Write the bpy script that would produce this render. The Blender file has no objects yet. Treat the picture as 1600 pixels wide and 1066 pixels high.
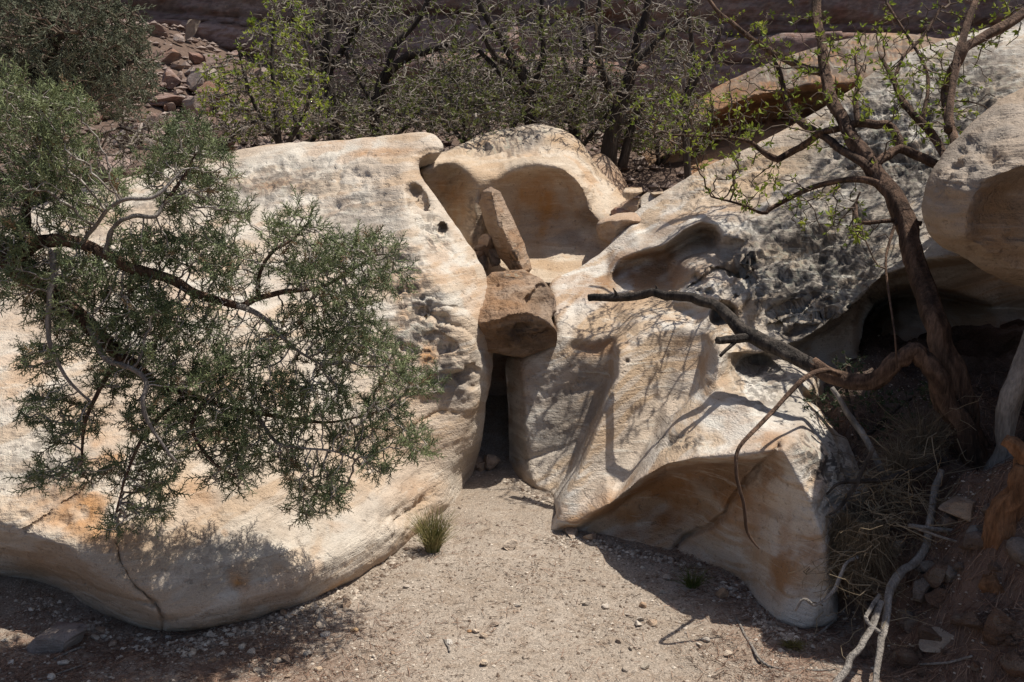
import bpy, math, random
import numpy as np
from mathutils import Vector
from mathutils.geometry import delaunay_2d_cdt

# ------------------------------------------------------------------ camera, world, sun, exposure
scene = bpy.context.scene
COL = scene.collection
CAM_H, PITCH, FPX = 1.6, math.radians(11.0), 1450.0
cam_d = bpy.data.cameras.new('camera'); cam = bpy.data.objects.new('camera', cam_d); COL.objects.link(cam)
cam.location = (0, 0, CAM_H); cam.rotation_euler = (math.radians(90) - PITCH, 0, 0)
cam_d.sensor_width = 36.0; cam_d.lens = 36.0 * FPX / 1600.0
cam_d.clip_start = 0.05; cam_d.clip_end = 500.0
scene.camera = cam
scene.render.resolution_x, scene.render.resolution_y = 1024, 682

SUN_TO = Vector((0.36, 0.13, 0.92)).normalized()
elev = math.asin(SUN_TO.z); azim = math.atan2(SUN_TO.x, SUN_TO.y)
world = bpy.data.worlds.new('World'); scene.world = world; world.use_nodes = True
wn = world.node_tree.nodes; wl = world.node_tree.links; wn.clear()
wo = wn.new('ShaderNodeOutputWorld'); wb = wn.new('ShaderNodeBackground'); sk = wn.new('ShaderNodeTexSky')
sk.sky_type = 'NISHITA'; sk.sun_disc = False; sk.sun_elevation = elev; sk.sun_rotation = azim
sk.dust_density = 8.0; sk.altitude = 1500
wb.inputs['Strength'].default_value = 0.085
wl.new(sk.outputs[0], wb.inputs[0]); wl.new(wb.outputs[0], wo.inputs[0])
sun_d = bpy.data.lights.new('sun', 'SUN'); sun = bpy.data.objects.new('sun', sun_d); COL.objects.link(sun)
sun_d.energy = 4.7; sun_d.angle = math.radians(0.53); sun_d.color = (1.0, 0.95, 0.855)
sun.location = (4, 2, 12)
sun.rotation_euler = (-SUN_TO).to_track_quat('-Z', 'Y').to_euler()
vs = scene.view_settings
vs.view_transform = 'Standard'; vs.look = 'None'; vs.gamma = 1.0; vs.use_curve_mapping = False; vs.exposure = 0.32

# ------------------------------------------------------------------ pixel <-> world
SP, CP = math.sin(PITCH), math.cos(PITCH)
def ray(px, py):
    px = np.asarray(px, float); py = np.asarray(py, float)
    a = (px - 800.0) / FPX; b = (533.0 - py) / FPX
    return np.stack([a, CP + SP * b, -SP + CP * b], -1)
def at(px, py, Y):
    d = ray(px, py); t = np.asarray(Y, float) / d[..., 1]
    p = d * t[..., None]; p[..., 2] += CAM_H
    return p
def on_z(px, py, z=0.0):
    d = ray(px, py); t = (z - CAM_H) / d[..., 2]
    p = d * np.asarray(t)[..., None]; p[..., 2] += CAM_H
    return p

# ------------------------------------------------------------------ numpy noise
def _hash(ix, iy, iz, seed):
    h = (ix.astype(np.int64) * 374761393 + iy.astype(np.int64) * 668265263 + iz.astype(np.int64) * 2147483647 + seed * 1274126177) & 0xFFFFFFFF
    h = ((h ^ (h >> 13)) * 1274126177) & 0xFFFFFFFF
    h = ((h ^ (h >> 16)) * 2246822519) & 0xFFFFFFFF
    return ((h ^ (h >> 15)) & 0xFFFFFF) / float(0xFFFFFF)
def vnoise(p, seed=0):
    p = np.asarray(p, float); i = np.floor(p).astype(np.int64); f = p - i
    u = f * f * f * (f * (f * 6 - 15) + 10)
    r = 0
    for dx in (0, 1):
        wx = u[..., 0] if dx else 1 - u[..., 0]
        for dy in (0, 1):
            wy = u[..., 1] if dy else 1 - u[..., 1]
            for dz in (0, 1):
                wz = u[..., 2] if dz else 1 - u[..., 2]
                r = r + wx * wy * wz * _hash(i[..., 0] + dx, i[..., 1] + dy, i[..., 2] + dz, seed)
    return r * 2 - 1
def fbm(p, octv=4, seed=0, gain=0.5, ridged=False):
    r = 0; a = 1.0; s = 0
    for o in range(octv):
        n = vnoise(p * (2.03 ** o) + 13.7 * o, seed + o)
        if ridged: n = 1 - 2 * np.abs(n)
        r = r + a * n; s += a; a *= gain
    return r / s
def sstep(a, b, x):
    t = np.clip((x - a) / (b - a), 0, 1); return t * t * (3 - 2 * t)

# ------------------------------------------------------------------ object helpers
def tag(o, label=None, cat=None, group=None, kind=None):
    if label: o['label'] = label
    if cat: o['category'] = cat
    if group: o['group'] = group
    if kind: o['kind'] = kind
    return o
def empty(name, loc):
    o = bpy.data.objects.new(name, None); COL.objects.link(o); o.location = loc; o.empty_display_size = 0.1
    return o
class MB:
    """collects vertices, quads and triangles for ONE mesh object"""
    def __init__(s): s.v = []; s.q = []; s.t = []; s.n = 0; s.tint = []
    def add(s, v, q=None, t=None, tint=None):
        v = np.asarray(v, float).reshape(-1, 3); s.v.append(v)
        if q is not None and len(q): s.q.append(np.asarray(q, np.int64).reshape(-1, 4) + s.n)
        if t is not None and len(t): s.t.append(np.asarray(t, np.int64).reshape(-1, 3) + s.n)
        s.tint.append(np.full(len(v), 0.5) if tint is None else np.broadcast_to(tint, (len(v),)).astype(float))
        s.n += len(v)
    def build(s, name, mat, parent=None, origin=None, smooth=True, attrs=None):
        v = np.concatenate(s.v) if s.v else np.zeros((0, 3))
        q = np.concatenate(s.q) if s.q else np.zeros((0, 4), np.int64)
        t = np.concatenate(s.t) if s.t else np.zeros((0, 3), np.int64)
        if parent is not None and origin is None:
            w = np.zeros(3); o_ = parent
            while o_ is not None: w += np.array(o_.location); o_ = o_.parent
            org = w
        else:
            org = np.array(origin if origin is not None else (0, 0, 0), float)
        me = bpy.data.meshes.new(name)
        me.vertices.add(len(v)); me.vertices.foreach_set('co', (v - org).astype(np.float32).ravel())
        nl = len(q) * 4 + len(t) * 3
        me.loops.add(nl); me.loops.foreach_set('vertex_index', np.concatenate([q.ravel(), t.ravel()]).astype(np.int32))
        me.polygons.add(len(q) + len(t))
        ls = np.concatenate([np.arange(len(q)) * 4, len(q) * 4 + np.arange(len(t)) * 3]).astype(np.int32)
        me.polygons.foreach_set('loop_start', ls)
        me.update(calc_edges=True)
        me.polygons.foreach_set('use_smooth', np.full(len(q) + len(t), smooth))
        tn = np.concatenate(s.tint) if s.tint else np.zeros(0)
        a = me.attributes.new('tint', 'FLOAT', 'POINT'); a.data.foreach_set('value', tn.astype(np.float32))
        if mat.name.startswith('stone'):
            attrs = dict(attrs or {}); ba = math.radians(getattr(s, 'band_angle', 8.0))
            pr = np.stack([v[:, 0] * math.cos(ba) + v[:, 2] * math.sin(ba), v[:, 1] * 0.6, v[:, 2] * math.cos(ba) - v[:, 0] * math.sin(ba)], -1)
            wv = fbm(v * 1.9, 2, 77)[:, None] * np.array([0, 0, 0.10])
            attrs['big'] = 0.5 + 0.75 * fbm(v * 1.9, 4, 71); attrs['mid'] = 0.5 + 0.75 * fbm(v * 8.0, 4, 72)
            attrs['band'] = 0.5 + 0.80 * fbm((pr + wv) * np.array([2.2, 2.2, 15.0]), 5, 73, 0.62); attrs['speck'] = 0.5 + 0.8 * fbm(v * 44.0, 2, 74, 0.6)
        for k, val in (attrs or {}).items():
            a = me.attributes.new(k, 'FLOAT', 'POINT'); a.data.foreach_set('value', np.asarray(val, np.float32))
        me.validate(); me.materials.append(mat)
        o = bpy.data.objects.new(name, me); COL.objects.link(o)
        if parent is not None: o.parent = parent
        else: o.location = org
        return o

# ------------------------------------------------------------------ materials
class NT:
    def __init__(s, name):
        s.m = bpy.data.materials.new(name); s.m.use_nodes = True
        s.n = s.m.node_tree.nodes; s.l = s.m.node_tree.links; s.n.clear()
        s.out = s.n.new('ShaderNodeOutputMaterial'); s.b = s.n.new('ShaderNodeBsdfPrincipled')
        s.l.new(s.b.outputs[0], s.out.inputs[0]); s.b.inputs['Specular IOR Level'].default_value = 0.25
        s.pos = s.n.new('ShaderNodeNewGeometry').outputs['Position']
    def set(s, sock, v):
        if hasattr(v, 'is_output') or isinstance(v, bpy.types.NodeSocket): s.l.new(v, sock)
        else: sock.default_value = v
    def mapping(s, scale=(1, 1, 1), rot=(0, 0, 0)):
        m = s.n.new('ShaderNodeMapping'); s.l.new(s.pos, m.inputs[0]); m.inputs['Scale'].default_value = scale; m.inputs['Rotation'].default_value = rot
        return m.outputs[0]
    def noise(s, scale, detail=4, rough=0.55, vec=None, dist=0.0):
        n = s.n.new('ShaderNodeTexNoise'); s.l.new(vec or s.pos, n.inputs['Vector'])
        n.inputs['Scale'].default_value = scale; n.inputs['Detail'].default_value = detail; n.inputs['Roughness'].default_value = rough; n.inputs['Distortion'].default_value = dist
        return n.outputs['Fac']
    def voro(s, scale, feature='F1', vec=None):
        n = s.n.new('ShaderNodeTexVoronoi'); n.feature = feature; s.l.new(vec or s.pos, n.inputs['Vector']); n.inputs['Scale'].default_value = scale
        return n
    def ramp(s, fac, stops):
        r = s.n.new('ShaderNodeValToRGB'); s.l.new(fac, r.inputs[0]); e = r.color_ramp.elements
        while len(e) < len(stops): e.new(0.5)
        for k, (p, c) in enumerate(stops):
            e[k].position = p; e[k].color = (c, c, c, 1) if not hasattr(c, '__len__') else (*c, 1)
        return r.outputs[0]
    def math(s, op, a, b=0.0, clamp=False):
        m = s.n.new('ShaderNodeMath'); m.operation = op; m.use_clamp = clamp; s.set(m.inputs[0], a); s.set(m.inputs[1], b); return m.outputs[0]
    def mix(s, fac, a, b, mode='MIX'):
        m = s.n.new('ShaderNodeMix'); m.data_type = 'RGBA'; m.blend_type = mode
        s.set(m.inputs[0], fac)
        for sock, v in ((m.inputs[6], a), (m.inputs[7], b)):
            if isinstance(v, tuple): sock.default_value = (*v, 1)
            else: s.l.new(v, sock)
        return m.outputs[2]
    def attr(s, name):
        a = s.n.new('ShaderNodeAttribute'); a.attribute_name = name; return a.outputs['Fac']
    def bump(s, h, strength=0.5, dist=0.02):
        b = s.n.new('ShaderNodeBump'); b.inputs['Strength'].default_value = strength; b.inputs['Distance'].default_value = dist
        s.l.new(h, b.inputs['Height']); s.l.new(b.outputs[0], s.b.inputs['Normal'])
    def color(s, c, rough=0.9): s.l.new(c, s.b.inputs['Base Color']); s.b.inputs['Roughness'].default_value = rough

def sandstone(name, base, pale, ochre, dark, band=0.35, bump=0.6):
    """colour from relief noise stored on the mesh (big, mid, band, speck) plus fine grain"""
    t = NT(name)
    big = t.attr('big'); mid = t.attr('mid'); bn = t.attr('band'); speck = t.attr('speck')
    fine = t.noise(75, 3, 0.7); grit = t.noise(330, 1, 0.6)
    strat = t.noise(5.0, 5, 0.68, t.mapping((1.0, 0.8, 9.0), (0.0, 0.22, 0.0)))
    pock = t.noise(26, 3, 0.6)
    c = t.mix(t.ramp(big, [(0.30, 0.0), (0.68, 1.0)]), base, pale)
    c = t.mix(t.math('MULTIPLY', t.ramp(bn, [(0.52, 0.0), (0.66, 1.0)]), band), c, tuple(x * y for x, y in zip(base, (0.82, 0.66, 0.46))))
    c = t.mix(t.math('MULTIPLY', t.ramp(bn, [(0.27, 1.0), (0.40, 0.0)]), band * 0.8), c, tuple(x * 0.58 for x in base))
    st = t.math('ADD', t.attr('ochre'), t.math('MULTIPLY', t.ramp(t.math('ADD', big, t.math('MULTIPLY', mid, 0.4)), [(0.88, 0.0), (1.04, 1.0)]), 0.35), True)
    c = t.mix(t.math('MULTIPLY', st, t.ramp(mid, [(0.30, 0.25), (0.62, 1.0)])), c, ochre)
    c = t.mix(t.math('MULTIPLY', t.attr('grey'), t.ramp(mid, [(0.33, 0.1), (0.6, 0.9)])), c, (0.25, 0.222, 0.195))
    c = t.mix(t.math('MULTIPLY', t.attr('stain_shade'), t.ramp(mid, [(0.25, 0.45), (0.6, 0.95)])), c, tuple(0.45 * a + 0.12 * b for a, b in zip(dark, base)))  # one mask for dark rock varnish and for shade painted into the colour
    lich = t.math('MULTIPLY', t.attr('lichen'), t.ramp(t.math('ADD', speck, t.math('MULTIPLY', fine, 0.35)), [(0.66, 0.0), (0.76, 1.0)]))
    c = t.mix(t.math('MULTIPLY', lich, 0.85), c, dark)
    gl = t.math('MULTIPLY', t.attr('lichen'), t.ramp(speck, [(0.26, 1.0), (0.33, 0.0)]))
    c = t.mix(t.math('MULTIPLY', gl, 0.55), c, (0.31, 0.31, 0.25))
    c = t.mix(t.math('MULTIPLY', t.ramp(strat, [(0.475, 0.0), (0.495, 1.0), (0.515, 0.0)]), 0.26 * band + 0.06), c, tuple(x * 0.45 for x in base))
    c = t.mix(t.math('MULTIPLY', t.ramp(strat, [(0.56, 0.0), (0.68, 1.0)]), 0.45), c, tuple(min(0.66, x * 1.12) for x in pale))
    c = t.mix(t.math('MULTIPLY', t.ramp(pock, [(0.28, 1.0), (0.36, 0.0)]), 0.55), c, tuple(x * 0.42 for x in base))
    # small dark weathering freckles everywhere
    c = t.mix(t.math('MULTIPLY', t.ramp(t.math('ADD', speck, t.math('MULTIPLY', fine, 0.5)), [(1.0, 0.0), (1.08, 1.0)]), 0.7), c, tuple(x * 0.35 for x in base))
    c = t.mix(1.0, c, t.ramp(fine, [(0.24, 0.5), (0.42, 1.0)]), 'MULTIPLY')
    c = t.mix(0.5, c, t.ramp(grit, [(0.3, 0.7), (0.7, 1.2)]), 'MULTIPLY')
    t.color(c, 0.93)
    h = t.math('ADD', t.math('MULTIPLY', fine, 0.55), t.math('MULTIPLY', grit, 0.16))
    h = t.math('ADD', h, t.math('MULTIPLY', strat, 0.8))
    h = t.math('ADD', h, t.math('MULTIPLY', t.ramp(pock, [(0.26, 0.0), (0.42, 1.0)]), 0.45))
    t.bump(h, bump, 0.03)
    return t.m
M = {}
M['stone_cream'] = sandstone('stone_cream', (0.495, 0.395, 0.305), (0.595, 0.54, 0.465), (0.43, 0.215, 0.08), (0.105, 0.09, 0.078), band=0.42)
M['stone_bowl'] = sandstone('stone_bowl', (0.46, 0.345, 0.24), (0.56, 0.475, 0.38), (0.43, 0.21, 0.065), (0.12, 0.095, 0.08), band=0.35)
M['stone_fluted'] = sandstone('stone_fluted', (0.52, 0.425, 0.335), (0.62, 0.575, 0.515), (0.34, 0.18, 0.08), (0.065, 0.056, 0.05), band=0.60)
M['stone_tan'] = sandstone('stone_tan', (0.37, 0.255, 0.18), (0.45, 0.345, 0.26), (0.34, 0.18, 0.08), (0.09, 0.068, 0.055), band=0.3)
M['stone_brown'] = sandstone('stone_brown', (0.29, 0.195, 0.135), (0.385, 0.285, 0.21), (0.29, 0.15, 0.065), (0.075, 0.057, 0.047), band=0.5, bump=0.9)
M['stone_grey'] = sandstone('stone_grey', (0.33, 0.26, 0.20), (0.41, 0.345, 0.285), (0.32, 0.19, 0.085), (0.10, 0.085, 0.075), band=0.3)
M['stone_orange'] = sandstone('stone_orange', (0.33, 0.175, 0.09), (0.38, 0.26, 0.17), (0.35, 0.15, 0.05), (0.09, 0.068, 0.055), band=0.4)
M['stone_red'] = sandstone('stone_red', (0.25, 0.155, 0.13), (0.36, 0.265, 0.235), (0.28, 0.14, 0.08), (0.06, 0.047, 0.042), band=0.7)
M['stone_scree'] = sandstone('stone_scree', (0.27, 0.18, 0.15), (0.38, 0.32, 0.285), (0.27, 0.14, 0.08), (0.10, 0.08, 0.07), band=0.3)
M['stone_earth'] = sandstone('stone_earth', (0.125, 0.08, 0.057), (0.18, 0.125, 0.095), (0.16, 0.08, 0.045), (0.06, 0.045, 0.035), band=0.2, bump=1.0)
M['stone_pebble'] = sandstone('stone_pebble', (0.50, 0.41, 0.32), (0.60, 0.55, 0.49), (0.45, 0.26, 0.11), (0.2, 0.16, 0.13), band=0.2)

def ground_mat():
    t = NT('sandy_ground')
    big = t.noise(1.3, 4, 0.6); mid = t.noise(14, 5, 0.7); fine = t.noise(120, 3, 0.7); grit = t.voro(170)
    sand = t.mix(t.ramp(big, [(0.35, 0.0), (0.65, 1.0)]), (0.29, 0.238, 0.19), (0.355, 0.30, 0.248))
    sand = t.mix(t.ramp(mid, [(0.35, 0.5), (0.55, 0.0)]), sand, (0.20, 0.14, 0.095))
    sand = t.mix(0.75, sand, t.ramp(grit.outputs['Color'], [(0.0, 0.55), (0.5, 0.95), (1.0, 1.45)]), 'MULTIPLY')
    sand = t.mix(0.5, sand, t.ramp(fine, [(0.3, 0.6), (0.7, 1.3)]), 'MULTIPLY')
    dirt = t.mix(t.ramp(mid, [(0.35, 0.0), (0.65, 1.0)]), (0.092, 0.062, 0.048), (0.15, 0.106, 0.083))
    dirt = t.mix(0.7, dirt, t.ramp(grit.outputs['Color'], [(0.0, 0.5), (1.0, 1.5)]), 'MULTIPLY')
    c = t.mix(t.attr('dirt'), sand, dirt)
    lit = t.math('MULTIPLY', t.attr('litter'), t.ramp(t.noise(9, 6, 0.75), [(0.36, 0.0), (0.55, 0.9)]))
    c = t.mix(lit, c, (0.17, 0.105, 0.075))
    t.color(c, 0.95)
    h = t.math('ADD', t.math('MULTIPLY', mid, 0.5), t.math('MULTIPLY', fine, 0.4))
    h = t.math('ADD', h, t.math('MULTIPLY', grit.outputs['Distance'], -0.35))
    t.bump(h, 0.8, 0.012)
    return t.m
M['ground'] = ground_mat()

def tinted(name, c0, c1, rough=0.85, transl=0.0, bumpy=None, stripes=0.0):
    t = NT(name)
    f = t.attr('tint')
    c = t.mix(f, c0, c1)
    if stripes:
        n = t.noise(26, 5, 0.7, t.mapping((1, 1, 0.16), (0.0, 0.5, 0.0)))
        c = t.mix(t.ramp(n, [(0.38, stripes), (0.6, 0.0)]), c, tuple(x * 0.28 for x in c0))
        n2 = t.noise(140, 3, 0.6, t.mapping((1, 1, 0.25)))
        c = t.mix(0.6, c, t.ramp(n2, [(0.3, 0.55), (0.7, 1.35)]), 'MULTIPLY')
        t.bump(t.math('ADD', n, t.math('MULTIPLY', n2, 0.4)), 1.0, 0.02)
    t.color(c, rough)
    if transl > 0:
        tr = t.n.new('ShaderNodeBsdfTranslucent'); t.l.new(c, tr.inputs[0])
        mx = t.n.new('ShaderNodeMixShader'); mx.inputs[0].default_value = transl
        t.l.new(t.b.outputs[0], mx.inputs[1]); t.l.new(tr.outputs[0], mx.inputs[2]); t.l.new(mx.outputs[0], t.out.inputs[0])
    return t.m
M['juniper_leaf'] = tinted('juniper_leaf', (0.068, 0.094, 0.042), (0.265, 0.30, 0.145), 0.6, 0.12)
M['twig_pale'] = tinted('twig_pale', (0.13, 0.105, 0.088), (0.42, 0.38, 0.335), 0.9)
M['dead_leaf'] = tinted('dead_leaf', (0.12, 0.075, 0.04), (0.27, 0.185, 0.10), 0.8)
M['far_leaf'] = tinted('far_leaf', (0.060, 0.072, 0.045), (0.20, 0.205, 0.135), 0.7, 0.1)
M['young_leaf'] = tinted('young_leaf', (0.12, 0.18, 0.025), (0.36, 0.40, 0.06), 0.5, 0.35)
M['olive_leaf'] = tinted('olive_leaf', (0.07, 0.09, 0.025), (0.20, 0.22, 0.07), 0.6, 0.3)
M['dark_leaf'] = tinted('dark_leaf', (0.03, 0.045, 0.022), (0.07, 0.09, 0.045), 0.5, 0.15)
M['bark_shaggy'] = tinted('bark_shaggy', (0.085, 0.05, 0.034), (0.23, 0.145, 0.10), 0.95, 0, None, 0.85)
M['bark_dark'] = tinted('bark_dark', (0.045, 0.035, 0.03), (0.10, 0.08, 0.068), 0.95, 0, None, 0.6)
M['bark_char'] = tinted('bark_char', (0.038, 0.03, 0.025), (0.11, 0.088, 0.072), 0.8, 0, None, 0.9)
M['bark_orange'] = tinted('bark_orange', (0.20, 0.095, 0.045), (0.30, 0.16, 0.085), 0.95, 0, None, 0.7)
M['dead_wood'] = tinted('dead_wood', (0.22, 0.19, 0.165), (0.40, 0.36, 0.32), 0.9, 0, None, 0.5)
M['twig_grey'] = tinted('twig_grey', (0.075, 0.06, 0.05), (0.27, 0.235, 0.20), 0.9)
M['twig_brown'] = tinted('twig_brown', (0.07, 0.05, 0.037), (0.17, 0.125, 0.095), 0.9)
M['grass_green'] = tinted('grass_green', (0.09, 0.12, 0.025), (0.45, 0.38, 0.18), 0.6, 0.25)
M['grass_dry'] = tinted('grass_dry', (0.13, 0.095, 0.06), (0.34, 0.27, 0.18), 0.8, 0.15)
M['litter'] = tinted('litter', (0.11, 0.058, 0.04), (0.34, 0.22, 0.155), 0.9)
M['moss'] = tinted('moss', (0.11, 0.09, 0.03), (0.26, 0.21, 0.07), 0.9)
M['chips'] = tinted('chips', (0.095, 0.06, 0.048), (0.36, 0.29, 0.255), 0.9)
M['gravel'] = tinted('gravel', (0.13, 0.09, 0.065), (0.60, 0.52, 0.43), 0.9)

# ------------------------------------------------------------------ terrain height
def h_ground(x, y):
    x = np.asarray(x, float); y = np.asarray(y, float)
    p = np.stack([x, y, np.zeros_like(x)], -1)
    h = np.interp(y, [4.9, 6.2, 7.0, 8.0, 9.0, 11.0, 13.0, 17.0], [0.0, 0.62, 1.12, 1.52, 1.70, 1.95, 2.15, 2.5])
    h = h + sstep(8, 13, y) * (1.25 * sstep(-2.0, -5.0, x) - 0.25 * sstep(0.5, 4, x))
    far = np.maximum(np.abs(x) - 7, 0); h = h + 0.35 * far * sstep(0, 6, y)          # canyon sides rise out of view
    h = np.minimum(h, 9.0)
    # bank on the right
    s = (x - 1.16) * 1.0 + (y - 2.75) * 0.22
    bank = 0.56 * sstep(0.0, 0.62, s) + 0.10 * sstep(0.6, 2.0, s)
    bank = bank * (0.35 + 0.65 * sstep(1.6, 3.0, y))
    bank = bank * (1 + 0.25 * fbm(p * 3.1, 3, 5)) + 0.075 * sstep(0.05, 0.4, s) * fbm(p * 6, 5, 8, 0.65, True)
    h = np.maximum(h, bank * (1 - sstep(5.0, 7.0, y)))
    h = h + 0.012 * fbm(p * 2.2, 3, 1) + 0.011 * fbm(p * 8, 3, 2) + sstep(7.5, 10, y) * 0.12 * fbm(p * 1.4, 4, 3)
    return h
def build_ground():
    def axis(fine0, fine1, st, lo, hi):
        a = list(np.arange(fine0, fine1, st)); d = st; v = fine1
        while v < hi: a.append(v); d *= 1.18; v += d
        a.append(hi); d = st; v = fine0 - d; b = []
        while v > lo: b.append(v); d *= 1.18; v -= d
        b.append(lo); return np.array(b[::-1] + a)
    xs = axis(-2.4, 2.3, 0.018, -70, 70); ys = axis(2.35, 5.0, 0.018, -40, 110)
    X, Y = np.meshgrid(xs, ys); Z = h_ground(X, Y)
    p = np.stack([X, Y, Z], -1).reshape(-1, 3)
    nx, ny = len(xs), len(ys); idx = np.arange(nx * ny).reshape(ny, nx)
    q = np.stack([idx[:-1, :-1], idx[:-1, 1:], idx[1:, 1:], idx[1:, :-1]], -1).reshape(-1, 4)
    s = (p[:, 0] - 1.16) + (p[:, 1] - 2.75) * 0.22
    dirt = np.clip(sstep(-0.08, 0.15, s) * sstep(1.0, 2.2, p[:, 1]) + sstep(6.5, 8, p[:, 1]), 0, 1)
    lit = np.clip(1.1 * sstep(-0.15, -0.9, p[:, 0]) * sstep(3.35, 2.75, p[:, 1]) + sstep(0.55, 0.95, p[:, 0]) * sstep(3.5, 3.1, p[:, 1]) * 0.8 + 0.25 * sstep(7, 8, p[:, 1]), 0, 1)
    m = MB(); m.add(p, q); o = m.build('ground', M['ground'], attrs={'dirt': dirt, 'litter': lit})
    tag(o, 'pale sandy wash floor with grit between the boulders', 'ground', kind='structure')
build_ground()

# ------------------------------------------------------------------ boulders: breakline surfaces closed into solids
def blur(a, s):
    if s <= 0: return a
    r = int(max(1, round(3 * s))); k = np.exp(-0.5 * (np.arange(-r, r + 1) / s) ** 2); k /= k.sum()
    b = np.pad(a, r, mode='edge')
    b = sum(k[i] * b[i:i + a.shape[0], :] for i in range(2 * r + 1))
    return sum(k[i] * b[:, i:i + a.shape[1]] for i in range(2 * r + 1))
def seg_dist(PX, PY, pts, closed=False):
    """distance, signed side and arclength fraction to a polyline"""
    best = np.full(PX.shape, 1e9); side = np.zeros(PX.shape); nx = np.zeros(PX.shape); ny = np.zeros(PX.shape)
    n = len(pts)
    for i in range(n if closed else n - 1):
        ax, ay = pts[i][:2]; bx, by = pts[(i + 1) % n][:2]
        dx, dy = bx - ax, by - ay; L = dx * dx + dy * dy + 1e-9
        t = np.clip(((PX - ax) * dx + (PY - ay) * dy) / L, 0, 1)
        qx, qy = ax + t * dx, ay + t * dy; d = np.hypot(PX - qx, PY - qy)
        m = d < best
        best = np.where(m, d, best); nx = np.where(m, qx, nx); ny = np.where(m, qy, ny)
        side = np.where(m, np.sign(dx * (PY - ay) - dy * (PX - ax)), side)
    return best, side, nx, ny
def in_poly(PX, PY, pts):
    ins = np.zeros(PX.shape, bool); n = len(pts)
    for i in range(n):
        x0, y0 = pts[i]; x1, y1 = pts[(i + 1) % n]
        if y0 == y1: continue
        c = ((y0 > PY) != (y1 > PY)) & (PX < (x1 - x0) * (PY - y0) / (y1 - y0) + x0)
        ins ^= c
    return ins
def spline(pts, n=6, closed=False):
    P = np.asarray(pts, float); N = len(P); out = []
    for i in range(N if closed else N - 1):
        if closed: p0, p1, p2, p3 = P[(i - 1) % N], P[i], P[(i + 1) % N], P[(i + 2) % N]
        else: p0, p1, p2, p3 = P[max(i - 1, 0)], P[i], P[i + 1], P[min(i + 2, N - 1)]
        for k in range(n):
            t = k / n
            out.append(0.5 * ((2 * p1) + (-p0 + p2) * t + (2 * p0 - 5 * p1 + 4 * p2 - p3) * t * t + (-p0 + 3 * p1 - 3 * p2 + p3) * t ** 3))
    if not closed: out.append(P[-1])
    return np.array(out)
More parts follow.
